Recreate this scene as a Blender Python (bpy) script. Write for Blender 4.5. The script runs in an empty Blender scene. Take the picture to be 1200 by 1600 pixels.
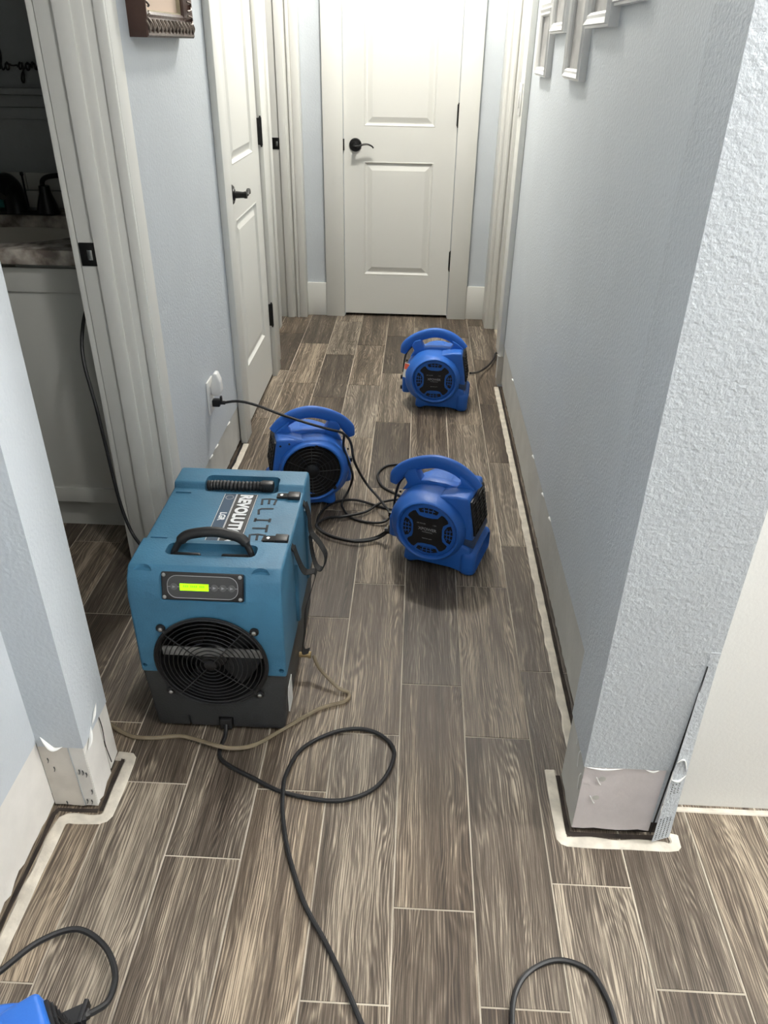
import bpy, bmesh, math, random
from mathutils import Vector, Matrix, noise
random.seed(7)
PI = math.pi
S = bpy.context.scene
COL = S.collection
# ------------------------------------------------------------------ camera
H = 1.38
F = 1195.0
def _n(v): return v.normalized()
_up = _n(Vector((35, 1954, F))); _d = _n(Vector((64, 729, -F)))
_d = _n(_d - _up * _d.dot(_up)); _x = _d.cross(_up)
ROT = Matrix((_x, _d, _up))
cam = bpy.data.objects.new('camera', bpy.data.cameras.new('camera'))
COL.objects.link(cam)
cam.data.sensor_fit = 'VERTICAL'; cam.data.sensor_height = 32.0
cam.data.lens = F / 1600 * 32.0
cam.data.clip_start = 0.02
cam.matrix_world = Matrix.Translation((0, 0, H)) @ ROT.to_4x4()
S.camera = cam
# ------------------------------------------------------------------ world, lights, exposure
w = bpy.data.worlds.new('world'); S.world = w; w.use_nodes = True
w.node_tree.nodes['Background'].inputs[0].default_value = (0.8, 0.88, 1, 1)
w.node_tree.nodes['Background'].inputs[1].default_value = 0.03
S.view_settings.view_transform = 'Standard'; S.view_settings.look = 'None'
S.view_settings.gamma = 1; S.view_settings.use_curve_mapping = False
S.view_settings.exposure = 0.0
def disk_light(name, loc, power, radius, color):
    l = bpy.data.lights.new(name, 'POINT'); l.shadow_soft_size = radius
    l.energy = power; l.color = color
    o = bpy.data.objects.new(name, l); COL.objects.link(o); o.location = loc
    return o
LIGHTS = [
 ('hall_light', (-0.12, 3.50, 2.38), 84, 0.07, (1, 0.955, 0.885)),
 ('room_light', (1.30, -0.45, 2.38), 17, 0.09, (1.0, 0.98, 0.96)),
 ('room_light', (0.62, 0.52, 2.38), 44, 0.09, (1.0, 0.98, 0.96)),  # added fill to brighten the front floor, no known lamp there
 ('room_light', (2.25, 0.86, 2.38), 128, 0.09, (0.98, 0.985, 1.0)),
]
for a in LIGHTS: disk_light(*a)

# ------------------------------------------------------------------ pixel of the 1200x1600 photograph -> world point
def ray(px, py): return ROT @ Vector((px - 600, -(py - 800), -F))
def at_z(px, py, z=0.0):
    r = ray(px, py); t = (z - H) / r.z; return Vector((r.x * t, r.y * t, z))
def at_y(px, py, y):
    r = ray(px, py); t = y / r.y; return Vector((r.x * t, y, H + r.z * t))
def at_x(px, py, x):
    r = ray(px, py); t = x / r.x; return Vector((x, r.y * t, H + r.z * t))

# ------------------------------------------------------------------ materials
M = {}
def mat(name, col, rough=0.5, metal=0.0, bump=0.0, bscale=80.0, mottle=0.0, mscale=6.0, emit=0.0, detail=3.0, coat=0.0, trans=0.0, col2=None):
    m = bpy.data.materials.new(name); m.use_nodes = True; M[name] = m
    nt = m.node_tree; N = nt.nodes; L = nt.links; b = N['Principled BSDF']
    c = tuple(col) + (1,)
    b.inputs['Base Color'].default_value = c; b.inputs['Roughness'].default_value = rough
    b.inputs['Metallic'].default_value = metal
    if coat: b.inputs['Coat Weight'].default_value = coat
    if trans: b.inputs['Transmission Weight'].default_value = trans
    if emit:
        b.inputs['Emission Color'].default_value = c; b.inputs['Emission Strength'].default_value = emit
    tc = N.new('ShaderNodeTexCoord')
    if mottle or col2:
        n = N.new('ShaderNodeTexNoise'); n.inputs['Scale'].default_value = mscale; n.inputs['Detail'].default_value = 5
        L.new(tc.outputs['Object'], n.inputs['Vector'])
        r = N.new('ShaderNodeValToRGB'); e = r.color_ramp.elements
        e[0].position = 0.35; e[1].position = 0.68
        e[0].color = tuple(x * (1 - mottle) for x in col) + (1,)
        e[1].color = (tuple(col2) if col2 else tuple(min(1, x * (1 + mottle)) for x in col)) + (1,)
        L.new(n.outputs['Fac'], r.inputs['Fac']); L.new(r.outputs['Color'], b.inputs['Base Color'])
    if bump:
        n = N.new('ShaderNodeTexNoise'); n.inputs['Scale'].default_value = bscale; n.inputs['Detail'].default_value = detail
        L.new(tc.outputs['Object'], n.inputs['Vector'])
        p = N.new('ShaderNodeBump'); p.inputs['Strength'].default_value = bump; p.inputs['Distance'].default_value = 0.004
        L.new(n.outputs['Fac'], p.inputs['Height']); L.new(p.outputs['Normal'], b.inputs['Normal'])
    return m
mat('paint', (0.56, 0.60, 0.635), 0.48, bump=0.35, bscale=130, mottle=0.02)
mat('paint_textured', (0.53, 0.565, 0.595), 0.5, bump=0.6, bscale=150, mottle=0.02, detail=4)
mat('white_paint', (0.86, 0.855, 0.82), 0.5, bump=0.1, bscale=130)
mat('trim', (0.76, 0.76, 0.72), 0.38, bump=0.04, bscale=40)
mat('door_white', (0.74, 0.74, 0.70), 0.38, bump=0.05, bscale=200)
mat('ceiling', (0.8, 0.8, 0.78), 0.8, bump=0.3, bscale=60)
mat('raw_white', (0.74, 0.72, 0.68), 0.8, bump=0.3, bscale=50, mottle=0.06, mscale=12)
mat('raw_beige', (0.62, 0.585, 0.53), 0.85, bump=0.25, bscale=50, mottle=0.12, mscale=14)
mat('raw_pink', (0.66, 0.61, 0.605), 0.85, bump=0.25, bscale=50, mottle=0.07, mscale=12)
mat('raw_grey', (0.53, 0.52, 0.48), 0.85, bump=0.2, bscale=50, mottle=0.07, mscale=9)
mat('residue', (0.63, 0.58, 0.49), 0.8, bump=0.6, bscale=45, mottle=0.15, mscale=30)
mat('metal_bead', (0.5, 0.52, 0.54), 0.5, 0.3, bump=0.1)
mat('void', (0.012, 0.010, 0.009), 0.9)
mat('cavity_shade', (0.030, 0.022, 0.017), 0.95, mottle=0.5, mscale=25)  # near-black stand-in for shade inside gaps, grooves and cracks
mat('grout', (0.27, 0.235, 0.19), 0.9, bump=0.3, bscale=120, col2=(0.66, 0.59, 0.48), mscale=2.6)
mat('black_metal', (0.012, 0.012, 0.012), 0.35, 0.5)
mat('chrome', (0.7, 0.7, 0.68), 0.22, 1.0)
mat('screw', (0.45, 0.45, 0.44), 0.3, 0.9)
mat('fan_blue', (0.022, 0.135, 0.52), 0.42, bump=0.12, bscale=260, mottle=0.06, mscale=9)
mat('fan_navy', (0.035, 0.065, 0.14), 0.6, bump=0.1, bscale=260)
mat('black_plastic', (0.010, 0.010, 0.011), 0.42, bump=0.05, bscale=300)
mat('black_rubber', (0.014, 0.014, 0.015), 0.5)
mat('black_grille', (0.006, 0.006, 0.007), 0.42)
mat('bar_grey', (0.30, 0.30, 0.29), 0.4, 0.3, mottle=0.3, mscale=60)
mat('blade_black', (0.013, 0.013, 0.014), 0.28)
mat('print_grey', (0.35, 0.35, 0.36), 0.6)
mat('print_white', (0.82, 0.84, 0.86), 0.5)
mat('dehum_blue', (0.045, 0.165, 0.275), 0.5, bump=0.25, bscale=240, mottle=0.14, mscale=7)
mat('dehum_grey', (0.035, 0.037, 0.038), 0.55, bump=0.25, bscale=240, mottle=0.12, mscale=8)
mat('label_black', (0.018, 0.016, 0.016), 0.45)
mat('label_blue', (0.014, 0.05, 0.10), 0.4)
mat('marker', (0.018, 0.025, 0.032), 0.7)
mat('panel_grey', (0.055, 0.055, 0.055), 0.4)
mat('panel_button', (0.11, 0.11, 0.11), 0.4)
mat('lcd', (0.42, 0.95, 0.0), 0.4, emit=0.85)
mat('lcd_ink', (0.25, 0.62, 0.0), 0.5, emit=0.35)
mat('strap', (0.012, 0.012, 0.012), 0.75, bump=0.3, bscale=400)
mat('cord_black', (0.009, 0.009, 0.010), 0.5)
mat('hose', (0.46, 0.38, 0.26), 0.18, trans=0.55, mottle=0.15, mscale=30)
mat('brass', (0.45, 0.33, 0.16), 0.35, 0.8)
mat('frame_brown', (0.05, 0.022, 0.014), 0.35, bump=0.3, bscale=60, mottle=0.3)
mat('frame_bronze', (0.10, 0.075, 0.055), 0.38, 0.3, bump=0.5, bscale=90, col2=(0.2, 0.16, 0.13))
mat('mat_board', (0.62, 0.48, 0.38), 0.6)
mat('frame_gold', (0.36, 0.31, 0.2), 0.5)
mat('frame_white', (0.78, 0.78, 0.76), 0.4)
mat('photo_grey', (0.2, 0.2, 0.2), 0.3, col2=(0.38, 0.37, 0.36), mscale=14)
mat('plastic_white', (0.78, 0.78, 0.76), 0.35)
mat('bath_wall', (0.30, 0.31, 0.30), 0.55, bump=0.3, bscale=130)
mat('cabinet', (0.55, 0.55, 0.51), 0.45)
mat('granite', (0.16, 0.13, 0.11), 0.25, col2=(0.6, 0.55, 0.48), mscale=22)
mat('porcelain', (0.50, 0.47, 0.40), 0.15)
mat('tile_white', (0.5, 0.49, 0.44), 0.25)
mat('teal', (0.05, 0.3, 0.26), 0.35)
mat('sticker', (0.7, 0.7, 0.68), 0.5)
mat('sticker_red', (0.75, 0.12, 0.06), 0.5)
mat('lamp_glow', (1, 0.95, 0.88), 0.5, emit=6)

def wood():
    m = bpy.data.materials.new('plank_tile'); m.use_nodes = True; M['plank'] = m
    nt = m.node_tree; N = nt.nodes; L = nt.links; b = N['Principled BSDF']
    def nd(t, **k):
        x = N.new(t)
        for a, v in k.items(): setattr(x, a, v)
        return x
    def math_(op, a, b2=None, c=None):
        x = nd('ShaderNodeMath', operation=op)
        for i, v in enumerate((a, b2, c)):
            if v is None: continue
            if isinstance(v, (int, float)): x.inputs[i].default_value = v
            else: L.new(v, x.inputs[i])
        return x.outputs[0]
    def ns(vec, scale, det=4, rough=0.55, dist=0.0):
        mp = nd('ShaderNodeVectorMath', operation='MULTIPLY'); L.new(vec, mp.inputs[0]); mp.inputs[1].default_value = scale
        n = nd('ShaderNodeTexNoise'); n.inputs['Scale'].default_value = 1; n.inputs['Detail'].default_value = det
        n.inputs['Roughness'].default_value = rough; n.inputs['Distortion'].default_value = dist
        L.new(mp.outputs[0], n.inputs['Vector']); return n.outputs['Fac']
    tc = nd('ShaderNodeTexCoord'); oi = nd('ShaderNodeObjectInfo')
    off = nd('ShaderNodeVectorMath', operation='SCALE'); off.inputs[0].default_value = (37.3, 91.7, 13.1); L.new(oi.outputs['Random'], off.inputs['Scale'])
    ad = nd('ShaderNodeVectorMath', operation='ADD'); L.new(tc.outputs['Object'], ad.inputs[0]); L.new(off.outputs[0], ad.inputs[1])
    v = ad.outputs[0]
    sx = nd('ShaderNodeSeparateXYZ'); L.new(v, sx.inputs[0])
    warp = ns(v, (9, 2.6, 1), 2, 0.45)                       # slow field: its contours make the cathedral grain
    ph = math_('MULTIPLY_ADD', warp, 100.0, math_('MULTIPLY', sx.outputs[0], 420.0))
    ph2 = math_('MULTIPLY_ADD', ns(v, (60, 5, 1), 2), 4.0, ph)
    rings = math_('MULTIPLY_ADD', math_('SINE', ph2), 0.5, 0.5)
    rings = math_('POWER', rings, 1.6)
    broad = ns(v, (24, 1.3, 1), 4, 0.6, 0.3)
    fine = ns(v, (560, 9, 1), 5, 0.75)
    mid = ns(v, (170, 4.0, 1), 6, 0.7, 0.15)
    mask = ns(v, (12, 3, 1), 2)
    s = math_('MULTIPLY', math_('MULTIPLY', rings, 0.22), math_('MAXIMUM', math_('MULTIPLY_ADD', mask, 4.0, -1.6), 0.0))
    s = math_('ADD', s, math_('MULTIPLY_ADD', broad, 1.3, -0.65))
    s = math_('ADD', s, math_('MULTIPLY_ADD', mid, 1.25, -0.625))
    s = math_('ADD', s, math_('MULTIPLY_ADD', fine, 1.5, -0.75))
    lw = ns(v, (30, 2.2, 1), 3, 0.55)
    ln = math_('SINE', math_('ADD', math_('MULTIPLY', sx.outputs[0], 1300.0), math_('MULTIPLY', math_('ADD', lw, math_('MULTIPLY', warp, 1.6)), 46.0)))
    ln = math_('MULTIPLY', ln, math_('MULTIPLY_ADD', ns(v, (20, 2.5, 1), 2), 0.50, -0.10))
    s = math_('ADD', s, ln)
    rnd2 = math_('FRACT', math_('MULTIPLY', oi.outputs['Random'], 17.31))
    s = math_('ADD', s, math_('MULTIPLY_ADD', oi.outputs['Random'], 0.42, 0.27))
    r = nd('ShaderNodeValToRGB'); e = r.color_ramp.elements
    e[0].position = 0.0; e[0].color = (0.038, 0.030, 0.024, 1)
    e[1].position = 1.0; e[1].color = (0.43, 0.375, 0.305, 1)
    x = e.new(0.35); x.color = (0.078, 0.062, 0.049, 1)
    x = e.new(0.65); x.color = (0.150, 0.126, 0.102, 1)
    L.new(s, r.inputs['Fac'])
    mix = nd('ShaderNodeMix', data_type='RGBA', blend_type='MULTIPLY'); mix.inputs[0].default_value = 1
    t = nd('ShaderNodeValToRGB'); te = t.color_ramp.elements
    te[0].color = (1.0, 0.92, 0.82, 1); te[1].color = (0.98, 0.96, 0.92, 1)
    L.new(rnd2, t.inputs['Fac'])
    L.new(r.outputs['Color'], mix.inputs[6]); L.new(t.outputs['Color'], mix.inputs[7])
    L.new(mix.outputs[2], b.inputs['Base Color'])
    b.inputs['Specular IOR Level'].default_value = 0.35
    rr = math_('MULTIPLY_ADD', mid, 0.25, 0.30); L.new(rr, b.inputs['Roughness'])
    bp = nd('ShaderNodeBump'); bp.inputs['Strength'].default_value = 0.28; bp.inputs['Distance'].default_value = 0.002
    L.new(s, bp.inputs['Height']); L.new(bp.outputs['Normal'], b.inputs['Normal'])
wood()

# ------------------------------------------------------------------ mesh helpers
def smooth(me, angle=35):
    for p in me.polygons: p.use_smooth = True
    try: me.set_sharp_from_angle(angle=math.radians(angle))
    except Exception: pass
def obj(name, bm, m, parent=None, sm=True, angle=35):
    me = bpy.data.meshes.new(name); bmesh.ops.recalc_face_normals(bm, faces=bm.faces[:]); bm.to_mesh(me); bm.free()
    if sm: smooth(me, angle)
    me.materials.append(M[m] if isinstance(m, str) else m)
    o = bpy.data.objects.new(name, me); COL.objects.link(o)
    if parent: o.parent = parent
    return o
def empty(name, loc=(0, 0, 0), rz=0, label=None, cat=None, group=None, kind=None, rot=None):
    o = bpy.data.objects.new(name, None); COL.objects.link(o); o.location = loc
    o.rotation_euler = rot or (0, 0, rz); o.empty_display_size = 0.05
    return tag(o, label, cat, group, kind)
def tag(o, label=None, cat=None, group=None, kind=None):
    for k, v in (('label', label), ('category', cat), ('group', group), ('kind', kind)):
        if v: o[k] = v
    return o
def box(bm, lo, hi, bev=0.0, seg=2, mtx=None):
    lo = Vector(lo); hi = Vector(hi)
    g = bmesh.ops.create_cube(bm, size=1.0)
    vs = g['verts']
    for v in vs: v.co = Vector([lo[i] + (v.co[i] + 0.5) * (hi[i] - lo[i]) for i in range(3)])
    if bev:
        es = list({e for v in vs for e in v.link_edges})
        r = bmesh.ops.bevel(bm, geom=es, offset=bev, segments=seg, profile=0.5, affect='EDGES')
        vs = list({v for f in r['faces'] for v in f.verts} | {v for v in vs if v.is_valid})
    if mtx:
        for v in vs: v.co = mtx @ v.co
    return bm
def bx(*a, **k): return box(bmesh.new(), *a, **k)
def prism(bm, pts, axis, a, b, bev=0.0, seg=2):
    """pts: 2D polygon in the two other axes (in order), extruded along axis from a to b"""
    def P(p, t):
        if axis == 0: return (t, p[0], p[1])
        if axis == 1: return (p[0], t, p[1])
        return (p[0], p[1], t)
    v0 = [bm.verts.new(P(p, a)) for p in pts]; v1 = [bm.verts.new(P(p, b)) for p in pts]
    n = len(pts); fs = [bm.faces.new(v0), bm.faces.new(v1[::-1])]
    for i in range(n): fs.append(bm.faces.new((v0[i], v1[i], v1[(i + 1) % n], v0[(i + 1) % n])))
    if bev:
        bmesh.ops.recalc_face_normals(bm, faces=fs)
        bmesh.ops.bevel(bm, geom=list({e for f in fs for e in f.edges}), offset=bev, segments=seg, profile=0.5, affect='EDGES')
    return bm
def cyl(bm, c, r, h, axis=2, n=24, r2=None, bev=0):
    r2 = r if r2 is None else r2
    g = bmesh.ops.create_cone(bm, cap_ends=True, segments=n, radius1=r, radius2=r2, depth=h)
    R = Matrix.Identity(4)
    if axis == 0: R = Matrix.Rotation(PI / 2, 4, 'Y')
    if axis == 1: R = Matrix.Rotation(-PI / 2, 4, 'X')
    for v in g['verts']: v.co = (Matrix.Translation(c) @ R) @ v.co
    return bm
def spline(pts, per=8, closed=False):
    P = [Vector(p) for p in pts]; out = []; n = len(P)
    rng = range(n if closed else n - 1)
    for i in rng:
        if closed: a, b, c, d = P[(i - 1) % n], P[i], P[(i + 1) % n], P[(i + 2) % n]
        else: a, b, c, d = P[max(i - 1, 0)], P[i], P[i + 1], P[min(i + 2, n - 1)]
        for k in range(per):
            t = k / per
            out.append(0.5 * ((2 * b) + (c - a) * t + (2 * a - 5 * b + 4 * c - d) * t * t + (3 * b - a - 3 * c + d) * t ** 3))
    if not closed: out.append(P[-1])
    return out
def sweep(bm, path, prof, closed=False, up=None, scale=None):
    """prof: 2D closed section; path: points"""
    n = len(path); rings = []; nrm = None
    for i, p in enumerate(path):
        if closed: t = (path[(i + 1) % n] - path[i - 1])
        else: t = path[min(i + 1, n - 1)] - path[max(i - 1, 0)]
        t = t.normalized()
        if up is not None: side = t.cross(Vector(up)).normalized(); nn = side.cross(t).normalized()
        else:
            if nrm is None:
                a = Vector((0, 0, 1)) if abs(t.z) < 0.9 else Vector((1, 0, 0)); nrm = (a - t * a.dot(t)).normalized()
            else: nrm = (nrm - t * nrm.dot(t)).normalized()
            nn = nrm; side = t.cross(nn)
        s = scale[i] if scale else 1.0
        rings.append([bm.verts.new(p + side * (q[0] * s) + nn * (q[1] * s)) for q in prof])
    m = len(prof)
    for i in range(n if closed else n - 1):
        A, B = rings[i], rings[(i + 1) % n]
        for j in range(m): bm.faces.new((A[j], A[(j + 1) % m], B[(j + 1) % m], B[j]))
    if not closed: bm.faces.new(rings[0][::-1]); bm.faces.new(rings[-1])
    return bm
def circ(r, n=10, ry=None): return [(r * math.cos(2 * PI * i / n), (ry or r) * math.sin(2 * PI * i / n)) for i in range(n)]
def tube(bm, pts, r, n=8, per=8, closed=False, smoothpath=True):
    path = spline(pts, per, closed) if smoothpath else [Vector(p) for p in pts]
    return sweep(bm, path, circ(r, n), closed)
def lathe(bm, prof, n=32, mtx=None, cap=True):
    """prof: (r, h) pairs turned about Z then placed by mtx"""
    mtx = mtx or Matrix.Identity(4); R = []
    for r, h in prof:
        if r < 1e-6: R.append([bm.verts.new(mtx @ Vector((0, 0, h)))])
        else: R.append([bm.verts.new(mtx @ Vector((r * math.cos(2 * PI * k / n), r * math.sin(2 * PI * k / n), h))) for k in range(n)])
    for A, B in zip(R, R[1:]):
        for k in range(n):
            k2 = (k + 1) % n
            if len(A) == 1 and len(B) == 1: continue
            if len(A) == 1: bm.faces.new((A[0], B[k], B[k2]))
            elif len(B) == 1: bm.faces.new((A[k], B[0], A[k2]))
            else: bm.faces.new((A[k], B[k], B[k2], A[k2]))
    return bm
def flatmesh(bm, pts, thick, f):
    """closed polygon pts mapped by f(u,v,w), extruded in w by thick"""
    a = [bm.verts.new(f(p[0], p[1], 0)) for p in pts]; b = [bm.verts.new(f(p[0], p[1], thick)) for p in pts]
    bm.faces.new(a); bm.faces.new(b[::-1]); n = len(pts)
    for i in range(n): bm.faces.new((a[i], b[i], b[(i + 1) % n], a[(i + 1) % n]))
    return bm
DG = None
def bake(o):
    dg = bpy.context.evaluated_depsgraph_get(); dg.update()
    me = bpy.data.meshes.new_from_object(o.evaluated_get(dg)); old = o.data; o.modifiers.clear(); o.data = me
    return o
def boolean(o, cutters, op='DIFFERENCE'):
    tmp = []
    for bm in cutters:
        bmesh.ops.recalc_face_normals(bm, faces=bm.faces[:])
        me = bpy.data.meshes.new('cut'); bm.to_mesh(me); bm.free(); c = bpy.data.objects.new('cut', me); COL.objects.link(c); c.matrix_world = o.matrix_world
        m = o.modifiers.new('b', 'BOOLEAN'); m.object = c; m.operation = op; m.solver = 'EXACT'; tmp.append(c)
    bake(o)
    for c in tmp: bpy.data.objects.remove(c)
    return o
def bevel_mod(o, wdt, seg=3, ang=30):
    m = o.modifiers.new('bev', 'BEVEL'); m.width = wdt; m.segments = seg; m.limit_method = 'ANGLE'; m.angle_limit = math.radians(ang)
    m.harden_normals = False
    bake(o); smooth(o.data, 40); return o
def text(name, body, size, m, parent, mtx, ext=0.0004, sx=1.0, offset=0.0, shear=0.0, align='LEFT'):
    c = bpy.data.curves.new(name, 'FONT'); c.body = body; c.size = size; c.extrude = ext; c.offset = offset; c.shear = shear
    c.align_x = align; c.align_y = 'CENTER'; c.resolution_u = 3
    t = bpy.data.objects.new('t', c); COL.objects.link(t)
    dg = bpy.context.evaluated_depsgraph_get(); dg.update()
    me = bpy.data.meshes.new_from_object(t.evaluated_get(dg)); bpy.data.objects.remove(t)
    me.transform(mtx @ Matrix.Diagonal((sx, 1, 1, 1))); me.materials.clear(); me.materials.append(M[m])
    o = bpy.data.objects.new(name, me); COL.objects.link(o); o.parent = parent
    return o
def join_bm(*bms):
    out = bmesh.new()
    for b in bms:
        me = bpy.data.meshes.new('x'); b.to_mesh(me); b.free(); out.from_mesh(me); bpy.data.meshes.remove(me)
    return out
def copy_tree(o, parent=None):
    c = o.copy(); COL.objects.link(c)
    if parent: c.parent = parent
    for ch in list(o.children): copy_tree(ch, c)
    return c
def ST(o): o['kind'] = 'structure'; return o

# ================================================================== SETTING
CE = 2.46
XL, XR = -0.68, 0.417           # hall walls
YB = 4.49                       # back wall
# ---- floor
fl = ST(obj('floor', bx((-2.3, -2.6, -0.12), (2.9, 4.75, -0.0013)), 'grout', sm=False))
def plank_y(t): return 0.600 * t - 0.0028 * t * t
PH = {-6: 2.79, -5: 0.12 + 2.0, -4: 1.835, -3: 1.545, -2: 1.83, -1: 1.115, 0: 1.405, 1: 1.125, 2: 1.515, 3: 1.20, 4: 0.9, 5: 1.3, -7: 1.4, -8: 1.1, -9: 0.8, 6: 1.05}
PW = 0.1525; G = 0.0016
pm = {}
def add_plank(x0, x1, y0, y1):
    cx, cy = (x0 + x1) / 2, (y0 + y1) / 2; wx, wy = x1 - x0, y1 - y0
    key = (round(wx, 4), round(wy, 3))
    if key not in pm:
        bm = bmesh.new(); hx, hy = wx / 2 - G, wy / 2 - G; c = 0.0006
        lo = [bm.verts.new((sx * hx, sy * hy, -0.006)) for sx, sy in ((-1, -1), (1, -1), (1, 1), (-1, 1))]
        mi = [bm.verts.new((sx * hx, sy * hy, -c)) for sx, sy in ((-1, -1), (1, -1), (1, 1), (-1, 1))]
        hi = [bm.verts.new((sx * (hx - c), sy * (hy - c), 0)) for sx, sy in ((-1, -1), (1, -1), (1, 1), (-1, 1))]
        for A, B in ((lo, mi), (mi, hi)):
            for i in range(4): bm.faces.new((A[i], A[(i + 1) % 4], B[(i + 1) % 4], B[i]))
        bm.faces.new(hi)
        me = bpy.data.meshes.new('plank'); bm.to_mesh(me); bm.free(); me.materials.append(M['plank']); pm[key] = me
    o = bpy.data.objects.new('plank', pm[key]); COL.objects.link(o); o.location = (cx, cy, 0); o.parent = fl
np_ = 0
for k in range(-11, 12):
    f = PH.get(k, 0.37 * k) % 1.0
    x0 = k * PW; x1 = x0 + PW
    ymin, ymax = -0.4, 4.6
    if k < -6: ymin, ymax = 0.6, 2.6
    if k > 2: ymin, ymax = -0.4, 1.2
    if k < -4 and k >= -6: ymin = 0.0
    t = math.floor(ymin / 0.6) - 2 + f
    while plank_y(t) < ymax:
        a, b = plank_y(t), plank_y(t + 1); t += 1
        if b < ymin: continue
        add_plank(x0, x1, a, b); np_ += 1
# the rest of the floor, never in view
ST(fl)
# ---- ceiling
ST(obj('ceiling', bx((-2.3, -2.6, CE), (2.9, 4.75, CE + 0.1)), 'ceiling', sm=False))

def wall(name, boxes, m='paint'):
    bm = bmesh.new()
    for lo, hi in boxes: box(bm, lo, hi)
    return ST(obj(name, bm, m, sm=False))
LO = 0.0
RH = 0.2
SY0, SY1 = 1.017, 1.143          # opening wall (stub left, pillar right, header above)
# near left wall (lower strip is bare board)
w_nl = wall('wall_near_left', [((-0.84, -2.5, 0.195), (-0.715, SY1, CE)), ((-0.84, -2.5, -0.004), (-0.73, SY1, 0.195))])
w_stub = wall('wall_opening_left', [((-0.715, SY0, 0.185), (-0.622, SY1, CE)), ((-0.72, SY0 + 0.012, -0.004), (-0.634, SY1 - 0.005, 0.185)),
                                   ((-0.622, SY0, 2.15), (0.357, SY1, CE))])
w_pil = wall('wall_opening_right', [((0.357, SY0, 0.2), (0.545, 1.156, CE)), ((0.369, SY0 + 0.012, -0.004), (0.533, 1.15, 0.2))], 'paint_textured')
w_right = wall('wall_right', [((XR, 1.156, 0.2), (0.53, 3.43, CE)), ((XR + 0.014, 1.156, -0.004), (0.53, 3.43, 0.2)),
                              ((XR, 3.43, 0.15), (0.53, 3.56, CE)), ((0.404, 3.436, -0.004), (0.53, 3.56, 0.15)),
                              ((XR, 3.56, 2.06), (0.53, 4.31, CE)), ((XR, 4.325, -0.004), (0.53, YB, CE))])
w_left = wall('wall_left', [((-0.80, 1.925, 0.165), (XL, 2.845, CE)), ((-0.80, 1.925, -0.004), (XL - 0.012, 2.845, 0.165)),
                            ((-0.80, 3.48, 0.17), (XL, 3.70, CE)), ((-0.80, 3.48, -0.004), (XL - 0.01, 3.70, 0.17)),
                            ((-0.80, SY1, 2.06), (XL, 1.925, CE)), ((-0.80, 2.845, 2.06), (XL, 3.48, CE)), ((-0.80, 3.70, 2.06), (XL, 4.44, CE)),
                            ((-0.80, 4.44, -0.004), (XL, YB, CE))])
w_back = wall('wall_back', [((-2.2, YB, -0.004), (-0.413, YB + 0.12, CE)), ((0.186, YB, -0.004), (2.7, YB + 0.12, CE)), ((-0.413, YB, 2.05), (0.186, YB + 0.12, CE))])
w_white = wall('wall_right_room', [((0.545, 1.10, -0.004), (2.7, 1.22, CE))], 'white_paint')
wall('wall_far_left', [((-2.3, -2.5, -0.004), (-2.2, 4.7, CE))])
wall('wall_far_right', [((2.7, -2.5, -0.004), (2.8, 4.7, CE))], 'white_paint')
wall('wall_behind_camera', [((-2.2, -2.6, -0.004), (2.8, -2.5, CE))])
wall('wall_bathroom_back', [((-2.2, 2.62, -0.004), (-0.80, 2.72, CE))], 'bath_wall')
wall('wall_bathroom_near', [((-2.2, SY0, -0.004), (-0.84, SY1, CE))])
wall('wall_behind_back_door', [((-0.5, 5.2, -0.004), (0.3, 5.3, CE)), ((-0.6, YB + .12, -0.004), (-0.5, 5.3, CE)), ((0.3, YB + .12, -0.004), (0.4, 5.3, CE)), ((-0.6, YB + .12, CE), (0.4, 5.3, CE + .05)), ((-.6, YB + .12, -.06), (.4, 5.3, -.006))])

# ---- bare drywall strips with torn edges
def strip(parent, m, f, u0, u1, top, bottom, step=0.02, jt=0.002, jb=0.004, thick=0.012, seed=0, topfn=None, botfn=None, name='bare_drywall_strip'):
    n = max(2, int((u1 - u0) / step)); up, dn = [], []
    for i in range(n + 1):
        u = u0 + (u1 - u0) * i / n
        t = (topfn(u) if topfn else top) + jt * noise.noise(Vector((u * 23, seed, 0)))
        b = (botfn(u) if botfn else bottom) + jb * (noise.noise(Vector((u * 31, seed + 9, 0))) + 0.6 * noise.noise(Vector((u * 95, seed, 4))))
        up.append((u, t)); dn.append((u, max(0.001, b)))
    bm = flatmesh(bmesh.new(), dn + up[::-1], thick, f)
    bmesh.ops.triangulate(bm, faces=[x for x in bm.faces if len(x.verts) > 4])
    return obj(name, bm, m, parent, sm=False)
fxp = lambda X: (lambda u, v, w: (X - w, u, v))       # faces +X, surface at X, body to -X
fxm = lambda X: (lambda u, v, w: (X + w, u, v))       # faces -X
fym = lambda Y: (lambda u, v, w: (u, Y + w, v))       # faces -Y
strip(w_nl, 'raw_white', fxp(-0.7175), -2.4, SY0 + 0.002, 0.197, 0.014, seed=1, jb=0.012)
strip(w_stub, 'raw_beige', fym(SY0 + 0.002), -0.7165, -0.655, 0.187, 0.008, seed=2)
strip(w_stub, 'raw_white', fym(SY0 + 0.0026), -0.655, -0.6256, 0.187, 0.009, seed=12)
strip(w_stub, 'raw_white', fxp(-0.6245), SY0 + 0.0045, 1.098, 0.187, 0.016, seed=3, jb=0.01, topfn=lambda u: 0.165 + 0.9 * max(0, u - 1.06) + (0.02 if u > 1.045 else 0))
strip(w_stub, 'raw_white', fxp(-0.6235), 1.100, SY1 - 0.001, 0.24, 0.03, seed=33, jb=0.01, topfn=lambda u: 0.205 + 0.9 * (u - 1.10))
strip(w_pil, 'raw_pink', fym(SY0 + 0.003), 0.3605, 0.516, 0.2, 0.014, seed=4, jb=0.007)
strip(w_pil, 'raw_grey', fxm(0.3595), SY0 + 0.0045, 1.154, 0.2, 0.014, seed=5, jb=0.007)
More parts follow.
